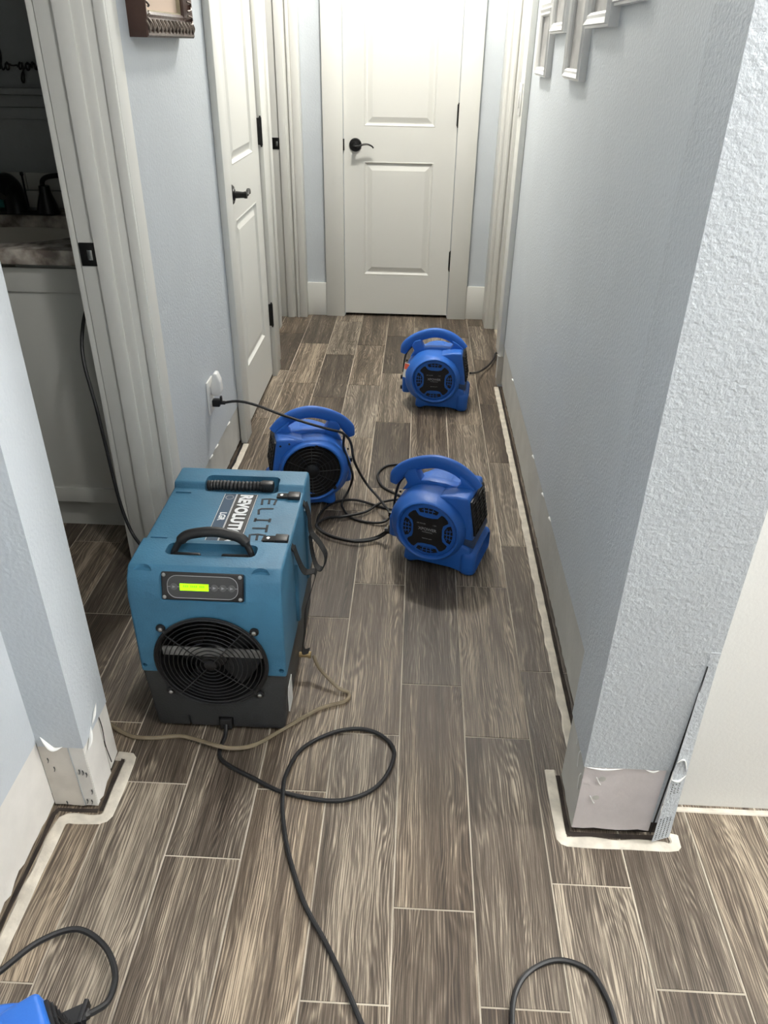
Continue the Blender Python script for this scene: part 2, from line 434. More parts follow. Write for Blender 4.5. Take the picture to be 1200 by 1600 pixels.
strip(w_right, 'raw_grey', fxm(XR + 0.0025), 1.157, 3.435, 0.2, 0.022, seed=6, jb=0.008, topfn=lambda u: 0.200)
strip(w_right, 'raw_beige', fym(3.4325), 0.3935, 0.4185, 0.15, 0.012, seed=7)
strip(w_left, 'raw_grey', fxp(XL - 0.0025), 1.975, 2.745, 0.165, 0.016, seed=8, jb=0.006, topfn=lambda u: 0.165 + 0.006 * math.sin(u * 9))
strip(w_left, 'raw_grey', fxp(XL - 0.0025), 3.60, 3.699, 0.17, 0.012, seed=9)
# dark sheets stand for the shade in the gap behind the cut bottoms
def gap(parent, lo, hi): return obj('gap_shade', bx(lo, hi), 'cavity_shade', parent, sm=False)
gap(w_nl, (-0.7305, -2.4, -0.003), (-0.729, SY0, 0.03)); gap(w_stub, (-0.73, SY0 + 0.0105, -0.003), (-0.633, SY0 + 0.012, 0.03))
gap(w_stub, (-0.635, SY0 + 0.012, -0.003), (-0.6335, SY1, 0.04)); gap(w_pil, (0.368, SY0 + 0.0105, -0.003), (0.534, SY0 + 0.0125, 0.03))
gap(w_pil, (0.3675, SY0 + 0.012, -0.003), (0.3695, 1.15, 0.03)); gap(w_right, (XR + 0.0125, 1.157, -0.003), (XR + 0.0145, 3.43, 0.04))
gap(w_left, (XL - 0.0125, 1.975, -0.003), (XL - 0.0115, 2.745, 0.03))
# torn paint curls along the cut line
def curl(parent, pts, wd=0.004, m='white_paint'):
    path = spline(pts, 6); n = len(path)
    bm = sweep(bmesh.new(), path, [(-wd, -0.0008), (wd, -0.0008), (wd * 0.6, 0.0012), (-wd * 0.6, 0.0012)], scale=[max(0.15, math.sin(PI * i / (n - 1))) for i in range(n)])
    return obj('torn_paint', bm, m, parent)
curl(w_stub, [(-0.702, SY0 - 0.002, 0.214), (-0.690, SY0 - 0.006, 0.198), (-0.678, SY0 - 0.008, 0.188), (-0.662, SY0 - 0.004, 0.191)], 0.005)
curl(w_stub, [(-0.621, 1.03, 0.165), (-0.619, 1.045, 0.182), (-0.621, 1.06, 0.20)], 0.004)
curl(w_stub, [(-0.6205, 1.066, 0.20), (-0.618, 1.078, 0.215), (-0.621, 1.10, 0.225)], 0.003)
for x0, x1 in ((0.362, 0.43), (0.385, 0.40), (0.475, 0.50)):
    curl(w_pil, [(x0, SY0 - 0.001, 0.2), ((x0 + x1) / 2, SY0 - 0.003, 0.198), (x1, SY0 - 0.001, 0.2)], 0.0018)
for y, z in ((1.9, 0.205), (2.3, 0.203), (2.05, 0.2), (3.0, 0.2)): curl(w_right, [(XR - 0.001, y, z), (XR - 0.004, y + 0.015, z + 0.004), (XR - 0.001, y + 0.03, z)], 0.003)
curl(w_right, [(0.405, 3.428, 0.152), (0.392, 3.42, 0.158), (0.385, 3.425, 0.166)], 0.007)
for y in (2.28, 2.36, 2.55): curl(w_left, [(XL + 0.001, y, 0.168), (XL + 0.005, y + 0.02, 0.172), (XL + 0.001, y + 0.045, 0.166)], 0.003)
# gouges and crack in the bare board
def scratch(parent, pts, wd=0.0012, m='cavity_shade', nm='scratch'):
    obj(nm, sweep(bmesh.new(), spline(pts, 5), [(-wd, -0.0006), (wd, -0.0006), (wd, 0.0006), (-wd, 0.0006)]), m, parent)
scratch(w_stub, [(-0.6238, 1.099, 0.205), (-0.6232, 1.104, 0.15), (-0.6238, 1.101, 0.10), (-0.6232, 1.108, 0.04)], 0.0014, nm='crack')
scratch(w_stub, [(-0.655, SY0 + 0.0015, 0.187), (-0.653, SY0 + 0.0015, 0.10), (-0.651, SY0 + 0.0015, 0.01)], 0.0012, 'metal_bead', 'tape_seam')
for k, (x, z) in enumerate(((-0.645, 0.12), (-0.638, 0.118), (-0.632, 0.112), (-0.703, 0.15), (-0.695, 0.125), (-0.69, 0.02), (-0.645, 0.03), (-0.636, 0.028), (-0.630, 0.06))):
    scratch(w_stub, [(x, SY0 + 0.001, z), (x + 0.001, SY0 + 0.001, z - 0.006), (x - 0.001, SY0 + 0.001, z - 0.013)], 0.0011, 'panel_grey')
for x, z in ((0.398, 0.165), (0.394, 0.11)):
    obj('gouge', lathe(bmesh.new(), [(0, -0.001), (0.005, -0.0012), (0.007, 0.0005), (0.004, 0.001), (0, 0.0008)], 12, Matrix.Translation((x, SY0 + 0.0025, z)) @ Matrix.Rotation(PI / 2, 4, 'X')), 'raw_grey', w_pil)
    scratch(w_pil, [(x - 0.012, SY0 + 0.002, z + 0.004), (x - 0.004, SY0 + 0.001, z - 0.012), (x - 0.001, SY0 + 0.002, z - 0.016)], 0.0012, 'white_paint', 'torn_paper')
for k in range(3):
    scratch(w_pil, [(0.3585, 1.03 + 0.03 * k, 0.12 + 0.03 * k), (0.358, 1.035 + 0.03 * k, 0.15 + 0.03 * k), (0.3585, 1.03 + 0.03 * k, 0.165 + 0.03 * k)], 0.0016, 'white_paint', 'torn_paper')
# sprung corner bead on the pillar's right corner
bm = bmesh.new()
n = 22; zt = 0.50; L_, R_ = [], []
for i in range(n + 1):
    z = 0.012 + (zt - 0.012) * i / n; s = (1 - i / n); s2 = s ** 1.25
    fl_ = 0.001 * noise.noise(Vector((z * 40, 3, 3)))
    L_.append((0.528 - 0.011 * s2 + fl_, SY0 - 0.001 - 0.020 * s2, z)); R_.append((0.5465 + 0.012 * s2 - 0.002, SY0 - 0.001 - 0.006 * s2, z))
f_, b_ = [], []
for a, c in zip(L_, R_):
    f_.append([bm.verts.new(a), bm.verts.new(c)]); b_.append([bm.verts.new((a[0] + 0.001, a[1] + 0.0022, a[2])), bm.verts.new((c[0], c[1] + 0.003, c[2]))])
for i in range(n):
    for q in (f_, b_): bm.faces.new((q[i][0], q[i][1], q[i + 1][1], q[i + 1][0]))
    for s in (0, 1): bm.faces.new((f_[i][s], f_[i + 1][s], b_[i + 1][s], b_[i][s]))
bm.faces.new((f_[0][0], f_[0][1], b_[0][1], b_[0][0])); bm.faces.new((f_[n][0], f_[n][1], b_[n][1], b_[n][0]))
bead = obj('corner_bead', bm, 'paint_textured', w_pil)
bead['label'] = 'sprung corner bead pulled away from the pillar, pierced with small holes at its foot'
def bead_pt(s, z):
    t = (1 - (z - 0.012) / (zt - 0.012)) ** 1.25
    a = Vector((0.528 - 0.011 * t, SY0 - 0.001 - 0.020 * t, z)); c = Vector((0.5445 + 0.012 * t, SY0 - 0.001 - 0.006 * t, z))
    return a.lerp(c, s) + Vector((0, -0.0006, 0))
bm = bmesh.new()
for i in range(12):
    for j in range(4):
        p = bead_pt(0.15 + 0.2 * j, 0.02 + i * 0.0052); cyl(bm, p, 0.0010, 0.001, 1, 6)
for i in range(5):
    for j in range(3):
        if (i * j) % 4 != 3: cyl(bm, bead_pt(0.25 + 0.22 * j, 0.15 + i * 0.006), 0.0010, 0.001, 1, 6)
o = obj('bead_hole', bm, 'void', bead); o['kind'] = 'stuff'
scratch(w_pil, [(0.5185, SY0 - 0.0015, 0.012), (0.5235, SY0 - 0.0015, 0.2), (0.527, SY0 - 0.0012, 0.36), (0.5285, SY0 - 0.001, 0.47)], 0.0022, 'void', 'crack')
curl(bead, [tuple(bead_pt(0.0, 0.235)), tuple(bead_pt(0.5, 0.242) + Vector((0, -.002, 0))), tuple(bead_pt(0.95, 0.205))], 0.002)
curl(bead, [tuple(bead_pt(0.0, 0.19)), tuple(bead_pt(0.5, 0.185) + Vector((0, -.002, 0))), tuple(bead_pt(1, 0.195))], 0.0022)

# ---- residue of old adhesive on the floor along the removed baseboards
def residue(pts, wd, seed=0, name='adhesive_residue', m='residue'):
    """pts: (x,y) centreline; lumpy strip with small height"""
    path = []
    for a, b in zip(pts, pts[1:]):
        a = Vector(a); b = Vector(b); n = max(1, int((b - a).length / 0.012))
        for i in range(n): path.append(a.lerp(b, i / n))
    path.append(Vector(pts[-1])); bm = bmesh.new(); rings = []
    for i, p in enumerate(path):
        t = (path[min(i + 2, len(path) - 1)] - path[max(i - 2, 0)]).normalized(); nn = Vector((-t.y, t.x))
        j = noise.noise(Vector((i * 0.12, seed, 0))) * wd * 0.12; j2 = noise.noise(Vector((i * 0.23, seed + 5, 0))) * wd * 0.2
        h = 0.0028 + 0.0012 * noise.noise(Vector((i * 0.3, seed, 7)))
        r = [(-wd / 2 + j, 0.0002), (-wd / 2 + wd * .15 + j, h * .8), (0, h * .7), (wd / 2 - wd * .15 + j2, h), (wd / 2 + j2, 0.0002)]
        rings.append([bm.verts.new((p.x + nn.x * q[0], p.y + nn.y * q[0], q[1])) for q in r])
    for A, B in zip(rings, rings[1:]):
        for k in range(4): bm.faces.new((A[k], A[k + 1], B[k + 1], B[k]))
    return obj(name, bm, m, fl)
residue([(-0.693, -0.4), (-0.693, 0.972), (-0.690, 0.986), (-0.680, 0.992), (-0.615, 0.994), (-0.606, 0.998), (-0.602, 1.006), (-0.602, 1.15), (-0.608, 1.157), (-0.635, 1.158)], 0.026, 1)
residue([(0.339, 1.175), (0.339, 1.004), (0.343, 0.998), (0.350, 0.996), (0.563, 0.996), (0.569, 1.002), (0.569, 1.025)], 0.024, 2)
residue([(0.3975, 1.16), (0.3975, 3.425)], 0.022, 3)
residue([(-0.659, 1.98), (-0.659, 2.74)], 0.022, 4)
# dark strips stand for shade in the groove where the baseboards stood
residue([(-0.7125, -0.4), (-0.7125, 1.0), (-0.708, 1.012), (-0.625, 1.0130)], 0.009, 11, 'groove_shade', 'cavity_shade')
residue([(-0.6185, 1.012), (-0.6185, 1.15)], 0.010, 12, 'groove_shade', 'cavity_shade')
residue([(0.3535, 1.16), (0.3535, 1.016), (0.358, 1.0140), (0.535, 1.0140)], 0.011, 13, 'groove_shade', 'cavity_shade')
residue([(0.4125, 1.16), (0.4125, 3.425)], 0.010, 14, 'groove_shade', 'cavity_shade')
residue([(-0.6735, 1.98), (-0.6735, 2.74)], 0.010, 15, 'groove_shade', 'void')
residue([(0.56, 1.087), (2.2, 1.087)], 0.014, 5)

# ---- baseboards left on the back wall
ST(obj('baseboard_back_left', bx((-0.655, YB - 0.016, 0), (-0.5215, YB, 0.19), 0.002), 'trim'))
ST(obj('baseboard_back_right', bx((0.2935, YB - 0.016, 0), (0.40, YB, 0.19), 0.002), 'trim'))
# ---- doors
def panel_mesh(w_, h_):
    """moulded door panel; local x 0..w, z 0..h, face at y=0 towards -y"""
    bm = bmesh.new(); lv = [(0, 0), (0.004, -0.0015), (0.009, 0.006), (0.013, 0.010), (0.018, 0.010), (0.044, 0.001), (0.048, 0.001)]
    R = []
    for ins, d in lv: R.append([bm.verts.new((x, d, z)) for x, z in ((ins, ins), (w_ - ins, ins), (w_ - ins, h_ - ins), (ins, h_ - ins))])
    for A, B in zip(R, R[1:]):
        for i in range(4): bm.faces.new((A[i], A[(i + 1) % 4], B[(i + 1) % 4], B[i]))
    bm.faces.new(R[-1]); return bm
def door(name, w_, h_, pan, mtx, hinge_right=True, lever_z=0.92, hz=(0.29, 1.06, 1.8)):
    e = empty(name, kind='structure'); e.matrix_world = mtx
    bm = bmesh.new(); xs = [0, pan[0], pan[1], w_]; zs = [0, pan[2], pan[3], pan[4], pan[5], h_]
    for i in range(3):
        for j in range(5):
            if i == 1 and j in (1, 3): continue
            bm.faces.new([bm.verts.new(p) for p in ((xs[i], 0, zs[j]), (xs[i + 1], 0, zs[j]), (xs[i + 1], 0, zs[j + 1]), (xs[i], 0, zs[j + 1]))])
    T = 0.035
    for q in (((0, 0, 0), (0, T, 0), (0, T, h_), (0, 0, h_)), ((w_, 0, 0), (w_, 0, h_), (w_, T, h_), (w_, T, 0)), ((0, 0, h_), (0, T, h_), (w_, T, h_), (w_, 0, h_)),
              ((0, 0, 0), (w_, 0, 0), (w_, T, 0), (0, T, 0)), ((0, T, 0), (w_, T, 0), (w_, T, h_), (0, T, h_))):
        bm.faces.new([bm.verts.new(p) for p in q])
    bmesh.ops.remove_doubles(bm, verts=bm.verts, dist=1e-5)
    obj('slab', bm, 'door_white', e, sm=False)
    for z0, z1 in ((pan[2], pan[3]), (pan[4], pan[5])):
        o = obj('panel', panel_mesh(pan[1] - pan[0], z1 - z0), 'door_white', e, sm=False); o.location = (pan[0], 0, z0)
    for z in hz:
        x = w_ + 0.002 if hinge_right else -0.002
        bm = bx((x - 0.007, -0.011, z - 0.05), (x + 0.007, 0.002, z + 0.05), 0.002); cyl(bm, (x, -0.013, z), 0.006, 0.104, 2, 12); cyl(bm, (x, -0.013, z + 0.054), 0.0035, 0.008, 2, 10); cyl(bm, (x, -0.013, z - 0.054), 0.0035, 0.008, 2, 10)
        obj('hinge', bm, 'black_metal', e)
    s = 1 if hinge_right else -1; hx = 0.062 if hinge_right else w_ - 0.062
    R = Matrix.Translation((hx, 0, lever_z)) @ Matrix.Rotation(PI / 2, 4, 'X')
    lv = obj('lever_handle', lathe(bmesh.new(), [(0.033, 0), (0.033, 0.006), (0.029, 0.010), (0.021, 0.011), (0.0195, 0.014), (0.0125, 0.016), (0.0105, 0.045), (0.012, 0.05), (0.012, 0.058), (0, 0.060)], 28, R), 'black_metal', e)
    p = [(hx, -0.052, lever_z), (hx + s * 0.02, -0.054, lever_z - 0.001), (hx + s * 0.045, -0.053, lever_z + 0.007), (hx + s * 0.07, -0.050, lever_z + 0.008), (hx + s * 0.092, -0.047, lever_z - 0.002), (hx + s * 0.098, -0.046, lever_z - 0.010)]
    path = spline(p, 6); n = len(path)
    obj('lever', sweep(bmesh.new(), path, circ(0.008, 10, 0.0055), scale=[1.15 - 0.5 * i / (n - 1) for i in range(n)]), 'black_metal', lv)
    obj('latch_plate', bx((-0.012 if hinge_right else w_ - 0.002, -0.006, lever_z - 0.028), (0.003 if hinge_right else w_ + 0.012, 0.01, lever_z + 0.028), 0.001), 'black_metal', e)
    return e
def casing(parent, lo, hi, axis='z', bev=0.002, name='casing', m='trim'): return obj(name, bx(lo, hi, bev), m, parent)
# door 1: closed door in the back wall
d1 = door('door_1', 0.597, 2.03, (0.108, 0.483, 0.225, 0.825, 0.995, 1.90), Matrix.Translation((-0.4125, YB - 0.004, 0.016)), True, 0.905, (0.315, 1.055, 1.8))
CF = YB + 0.004
for lo, hi in (((-0.521, -0.022, -0.016), (-0.4165, 0.002, 2.14)), ((0.1885, -0.022, -0.016), (0.2935, 0.002, 2.14)), ((-0.535, -0.026, 2.04), (0.308, 0.002, 2.15))):
    o = casing(d1, (lo[0] + 0.4125, lo[1], lo[2]), (hi[0] + 0.4125, hi[1] + 0.0035, hi[2]))
# door 2: closed door in the left wall
m2 = Matrix.Translation((XL + 0.004, 2.848, 0.016)) @ Matrix.Rotation(PI / 2, 4, 'Z')
d2 = door('door_2', 0.628, 2.03, (0.11, 0.50, 0.225, 0.80, 0.985, 1.90), m2, True, 0.895, (0.285, 1.05, 1.8))
for a, b in ((-0.103, -0.004), (0.632, 0.74)):
    casing(d2, (a, -0.020, -0.016), (b, 0.0035, 2.14))
casing(d2, (-0.115, -0.024, 2.04), (0.75, 0.0035, 2.15))
casing(d2, (0.742, -0.012, 0.165), (0.80, 0.0035, 2.15)); casing(d2, (0.80, -0.020, 0.165), (0.85, 0.0035, 2.15))
# door 3: bathroom doorway, jamb facing the camera
def doorway(name, yj, wall_lo, wall_hi, side, label_y, strike_z, ybeg, strike=True, w2=0.07):
    """side=-1: in the left wall (hall face at wall_hi); +1: in the right wall (hall face at wall_lo)."""
    e = empty(name, (0, 0, 0), kind='structure')
    face = wall_hi if side < 0 else wall_lo; inn = wall_lo if side < 0 else wall_hi; s = -side   # s points to the hall
    # far jamb
    box_ = lambda a, b, y0, y1, z1=2.06: bx((min(a, b), y0, 0), (max(a, b), y1, z1), 0.0012)
    obj('jamb', box_(inn - s * 0.01, face + s * 0.004, yj, yj + 0.022), 'trim', e)
    obj('door_stop', box_(inn + s * 0.034, inn + s * 0.072, yj - 0.011, yj + 0.001), 'trim', e)
    c = bmesh.new()
    for a, b, y0, y1 in ((0.0, 0.020, yj + 0.004, yj + w2), (0.0, 0.012, yj - 0.001, yj + 0.006)): box(c, (min(face + s * a, face + s * b), y0, 0), (max(face + s * a, face + s * b), y1, 2.14), 0.0015)
    obj('casing', c, 'trim', e)
    obj('casing', box_(inn - s * 0.012, inn - s * 0.028, yj + 0.004, yj + w2, 2.14), 'trim', e)
    obj('jamb', box_(inn - s * 0.01, face + s * 0.004, ybeg, ybeg + 0.018), 'trim', e)
    obj('head_jamb', bx((min(inn, face), ybeg, 2.04), (max(inn, face), yj + 0.02, 2.06)), 'trim', e, sm=False)
    if strike:
        cx = inn + s * 0.012
        bm = bx((cx - 0.020, yj - 0.003, strike_z - 0.028), (cx + 0.020, yj + 0.002, strike_z + 0.028), 0.0022)
        p = obj('strike_plate', bm, 'black_metal', e)
        obj('latch_hole', bx((cx - 0.001, yj - 0.0036, strike_z - 0.013), (cx + 0.011, yj - 0.0028, strike_z + 0.011), 0.0002), 'chrome', p)
    return e
d3 = doorway('door_3', 1.90, -0.82, -0.695, -1, 0, 0.928, SY1)
# stepped casing edge seen from the hall
obj('casing_bead', bx((-0.700, 1.893, 0), (-0.676, 1.905, 2.06), 0.003), 'trim', d3)
obj('jamb_bead', bx((-0.752, 1.895, 0), (-0.722, 1.902, 2.06), 0.003), 'trim', d3)
d4 = doorway('door_4', 4.425, -0.78, -0.68, -1, 0, 0.925, 3.70)
obj('casing_bead', bx((-0.672, 4.418, 0), (-0.632, 4.489, 2.06), 0.004), 'trim', d4)
obj('casing_bead', bx((-0.690, 4.412, 0), (-0.676, 4.43, 2.06), 0.003), 'trim', d4)
d5 = doorway('door_5', 4.305, 0.417, 0.53, 1, 0, 0.925, 3.562, strike=False, w2=0.184)
obj('casing', bx((0.392, 3.4305, 0.150), (0.4165, 3.562, 2.14), 0.002), 'trim', d5)
obj('jamb_bead', bx((0.432, 4.297, 0), (0.447, 4.307, 2.06), 0.003), 'trim', d5)

# ================================================================== AIR MOVERS
def fan_proto():
    e = empty('air_mover')
    C0 = Vector((0, 0, 0.145))
    def scroll(th):
        # radius of the volute, th measured from +x towards +z
        d = math.degrees(th) % 360
        pts = [(0, 0.112), (90, 0.108), (140, 0.122), (180, 0.136), (215, 0.138), (250, 0.130), (280, 0.126), (320, 0.12), (360, 0.112)]
        for (a, ra), (b, rb) in zip(pts, pts[1:]):
            if a <= d <= b:
                t = (d - a) / (b - a); t = t * t * (3 - 2 * t); return ra + (rb - ra) * t
    lv = [(-0.092, 'c', 0.089), (-0.110, 'c', 0.090), (-0.1145, 'c', 0.0925), (-0.1160, 'c', 0.0960), (-0.1145, 'c', 0.0985), (-0.108, 'c', 0.1005), (-0.101, 'c', 0.1035), (-0.092, 'm', 0.35), (-0.078, 'm', 0.72),
          (-0.060, 'm', 0.95), (-0.030, 'm', 1.0), (0.03, 'm', 1.0), (0.055, 'm', 0.96), (0.075, 'm', 0.85), (0.090, 'm', 0.5), (0.100, 'c', 0.1095), (0.106, 'c', 0.106), (0.107, 'c', 0.102), (0.104, 'c', 0.0985), (0.096, 'c', 0.097), (0.088, 'c', 0.096)]
    bm = bmesh.new(); n = 56; R = []
    for y, k, v in lv:
        ring = []
        for i in range(n):
            th = 2 * PI * i / n; r = v if k == 'c' else 0.1035 + (scroll(th) - 0.1035) * v if scroll(th) > 0.1035 else scroll(th)
            ring.append(bm.verts.new((C0.x + r * math.cos(th), y, C0.z + r * math.sin(th))))
        R.append(ring)
    for A, B in zip(R, R[1:]):
        for i in range(n): bm.faces.new((A[i], A[(i + 1) % n], B[(i + 1) % n], B[i]))
    body = obj('housing', bm, 'fan_blue', e, angle=50)
    # outlet duct
    prism_pts = [(0.0, 0.125), (0.133, 0.118), (0.128, 0.16), (0.110, 0.262), (0.075, 0.262), (0.02, 0.252)]
    d = obj('outlet_duct', prism(bmesh.new(), prism_pts, 1, -0.078, 0.078), 'fan_blue', e); bevel_mod(d, 0.008, 3)
    # outlet grille: black plate leaning with the duct end, bars across
    ang = math.atan2(0.023, 0.13)
    mt = Matrix.Translation((0.1225, 0, 0.19)) @ Matrix.Rotation(-ang, 4, 'Y')
    g = obj('outlet_grille', box(bmesh.new(), (-0.004, -0.068, -0.058), (0.006, 0.068, 0.058), 0.003, mtx=mt), 'black_grille', e)
    bm = bmesh.new()
    for i in range(9): box(bm, (0.005, -0.062, -0.05 + i * 0.0125 - 0.0012), (0.009, 0.062, -0.05 + i * 0.0125 + 0.0012), mtx=mt)
    for y in (-0.04, 0, 0.04): box(bm, (0.005, y - 0.0015, -0.052), (0.0095, y + 0.0015, 0.052), mtx=mt)
    obj('grille_bars', bm, 'black_plastic', g, sm=False)
    # base with curved stacking foot at the outlet end
    b = obj('base', prism(bmesh.new(), [(-0.082, 0.012), (-0.060, 0.004), (-0.035, 0.014), (0.07, 0.014), (0.108, 0.006), (0.130, 0.012), (0.134, 0.07), (0.130, 0.098), (0.092, 0.11), (0.0, 0.06), (-0.078, 0.05)], 1, -0.088, 0.088), 'fan_blue', e)
    bevel_mod(b, 0.009, 3)
    smooth(b.data, 40)
    ff = obj('foot_flange', bx((0.098, -0.096, 0.0), (0.150, 0.096, 0.084), 0.020, 4), 'fan_blue', e)
    boolean(ff, [bx((0.122, -0.082, 0.010), (0.20, 0.082, 0.074), 0.018, 4)]); smooth(ff.data, 40)
    obj('stacking_pad', prism(bmesh.new(), [(0.090, 0.109), (0.1365, 0.096), (0.1375, 0.106), (0.131, 0.124), (0.088, 0.128)], 1, -0.080, 0.080, 0.003), 'fan_navy', e)
    for x in (-0.062, 0.108):
        for y in (-0.068, 0.068):
            bm = bmesh.new(); cyl(bm, (x, y, 0.0045), 0.012, 0.009, 2, 14, 0.014); obj('rubber_foot', bm, 'black_rubber', e)
    # handle: arched band, web to the housing with a grip hole
    out = []
    top = spline([(-0.151, 0, 0.222), (-0.138, 0, 0.256), (-0.108, 0, 0.286), (-0.062, 0, 0.310), (-0.010, 0, 0.322), (0.042, 0, 0.313), (0.085, 0, 0.288), (0.112, 0, 0.258)], 6)
    sec = [(0.021 * math.copysign(abs(math.cos(a)) ** 0.7, math.cos(a)), 0.0125 * math.copysign(abs(math.sin(a)) ** 0.8, math.sin(a))) for a in [2 * PI * i / 14 for i in range(14)]]
    n2 = len(top); sc = [0.55 + 0.45 * min(1, i / 5) for i in range(n2)]
    h = obj('handle', sweep(bmesh.new(), top, sec, up=(0, 1, 0), scale=sc), 'fan_blue', e, angle=60)
    h.data.transform(Matrix.Identity(4))
    web = bmesh.new()
    prism(web, [(-0.118, 0.210), (-0.075, 0.232), (-0.052, 0.248), (-0.060, 0.262), (-0.074, 0.292), (-0.100, 0.284), (-0.112, 0.262), (-0.100, 0.240)], 1, -0.020, 0.020, 0.005)
    prism(web, [(0.040, 0.240), (0.110, 0.252), (0.112, 0.262), (0.085, 0.285), (0.062, 0.296), (0.068, 0.275), (0.052, 0.256)], 1, -0.020, 0.020, 0.004)
    prism(web, [(-0.07, 0.236), (0.06, 0.236), (0.060, 0.259), (0.02, 0.264), (-0.03, 0.263), (-0.064, 0.256)], 1, -0.017, 0.017, 0.004)
    obj('handle_web', web, 'fan_blue', e)
    # motor cover
    T = Matrix.Translation((0, 0, 0.145))
    mc = obj('motor_cover', lathe(bmesh.new(), [(0.0895, 0.094), (0.0895, 0.103), (0.086, 0.1055), (0.080, 0.1065), (0, 0.1065)], 48, T @ Matrix.Rotation(PI / 2, 4, 'X')), 'fan_blue', e)
    def disc_poly(pts, y0, y1, m, nm, par, bev=0.0):
        return obj(nm, prism(bmesh.new(), [(x, z + 0.145) for x, z in pts], 1, y0, y1, bev), m, par, sm=False)
    for k, a0 in enumerate((0, 90, 180, 270)):
        def P(r, a): a = math.radians(a + a0); return (r * math.cos(a), r * math.sin(a))
        wd = 24 if k != 3 else 26
        r0 = 0.053 if k in (0, 2) else 0.060
        pts = [P(r0, -13), P(0.066, -wd)] + [P(0.0775, -wd + 2 * wd * i / 6) for i in range(7)] + [P(0.066, wd), P(r0, 13)]
        v = disc_poly(pts, -0.1068, -0.1075, 'black_grille', 'vent', mc)
        bm = bmesh.new(); a = math.radians(a0); rad = Vector((math.cos(a), 0, math.sin(a))); tan = Vector((-math.sin(a), 0, math.cos(a)))
        def bar(p, q, wq=0.0011):
            p = Vector(p); q = Vector(q); dd = (q - p).normalized(); sd = dd.cross(Vector((0, 1, 0))) * wq
            prism_pts2 = [p + sd, q + sd, q - sd, p - sd]
            lo = [bm.verts.new((c.x, -0.1074, c.z + 0.145)) for c in prism_pts2]; hi = [bm.verts.new((c.x, -0.1090, c.z + 0.145)) for c in prism_pts2]
            bm.faces.new(lo); bm.faces.new(hi[::-1])
            for i in range(4): bm.faces.new((lo[i], hi[i], hi[(i + 1) % 4], lo[(i + 1) % 4]))
        bar(rad * r0, rad * 0.0775)
        for t in (-0.011, 0.011): bar(rad * 0.056 + tan * t, rad * 0.075 + tan * t * 1.3)
        for q in (0.060, 0.0695): bar(rad * q - tan * 0.020, rad * q + tan * 0.020, 0.0008)
        obj('vent_bars', bm, 'fan_blue', v, sm=False)
    X = []
    for q in range(4):
        a0 = 45 + 90 * q
        def P(r, a): a = math.radians(a + a0); return (r * math.cos(a), r * math.sin(a))
        X += [P(0.047, -27), P(0.056, -14), P(0.074, -12), P(0.0765, -6), P(0.0765, 6), P(0.074, 12), P(0.056, 14), P(0.047, 27)]
    cp = disc_poly(X, -0.1066, -0.1105, 'black_plastic', 'cross_plate', mc)
    for body_, sz, px_, pz_, off in (('XPOWER', 0.0135, 0.0, 0.006, 0.0002), ('AIR MOVER', 0.0055, -0.020, 0.024, 0), ('115V', 0.0055, 0.022, 0.024, 0), ('PROFESSIONAL', 0.0048, 0, -0.004, 0), ('xpower.com', 0.0060, 0, -0.026, 0)):
        text('printed_lettering', body_, sz, 'print_grey', cp, Matrix.Translation((px_, -0.1109, 0.145 + pz_)) @ Matrix.Rotation(PI / 2, 4, 'X'), 0.0002, 1, off, align='CENTER')
    # intake on the other side: dark bowl, ring lugs, wheel vanes
    it = obj('intake_bowl', lathe(bmesh.new(), [(0.0962, 0.102), (0.0962, 0.090), (0.090, 0.086), (0.03, 0.084), (0, 0.084)], 40, T @ Matrix.Rotation(-PI / 2, 4, 'X')), 'void', e)
    for q in range(3):
        a = math.radians(100 + 120 * q); c = Vector((0.098 * math.cos(a), 0.1055, 0.145 + 0.098 * math.sin(a)))
        bm = bmesh.new(); cyl(bm, c, 0.0065, 0.006, 1, 10); obj('grille_lug', bm, 'black_plastic', it)
    bm = bmesh.new()
    for r in (0.026, 0.038, 0.050, 0.062, 0.074, 0.086):
        sweep(bm, [Vector((r * math.cos(2 * PI * i / 40), 0.098, 0.145 + r * math.sin(2 * PI * i / 40))) for i in range(40)], circ(0.0012, 5), True)
    for q in range(6):
        a = PI * q / 6; tube(bm, [(0.096 * math.cos(a), 0.098, 0.145 + 0.096 * math.sin(a)), (-0.096 * math.cos(a), 0.098, 0.145 - 0.096 * math.sin(a))], 0.0014, 5, smoothpath=False)
    obj('intake_grille', bm, 'black_grille', it)
    obj('hub', lathe(bmesh.new(), [(0.024, 0.084), (0.024, 0.098), (0.016, 0.102), (0, 0.103)], 20, T @ Matrix.Rotation(-PI / 2, 4, 'X')), 'black_plastic', it)
    # rear switch box with cord pegs
    sb = obj('switch_box', box(bmesh.new(), (-0.146, -0.052, 0.055), (-0.108, 0.030, 0.135), 0.012, 3), 'fan_blue', e)
    for z in (0.072, 0.120):
        bm = bmesh.new(); box(bm, (-0.156, -0.030, z - 0.008), (-0.143, -0.014, z + 0.008), 0.002); obj('switch_knob', bm, 'black_plastic', sb)
    # small screws on the seam
    for x, z in ((0.07, 0.2535), (0.1, 0.248), (-0.135, 0.19)):
        bm = bmesh.new(); cyl(bm, (x, 0.0785 if x > 0 else 0.02, z - 0.008), 0.0035, 0.003, 1, 8); obj('screw', bm, 'void', e)
    return e
fan0 = fan_proto()
FG = 'blue air movers drying the floor'
def place_fan(loc, yaw, label, first=False):
    o = fan0 if first else copy_tree(fan0)
    o.location = loc; o.rotation_euler = (0, 0, math.radians(yaw))
    return tag(o, label, 'air mover', FG)
f3 = place_fan((0.096, 2.022, 0), -19, 'blue air mover nearest the right wall, black label plate facing the camera', True)
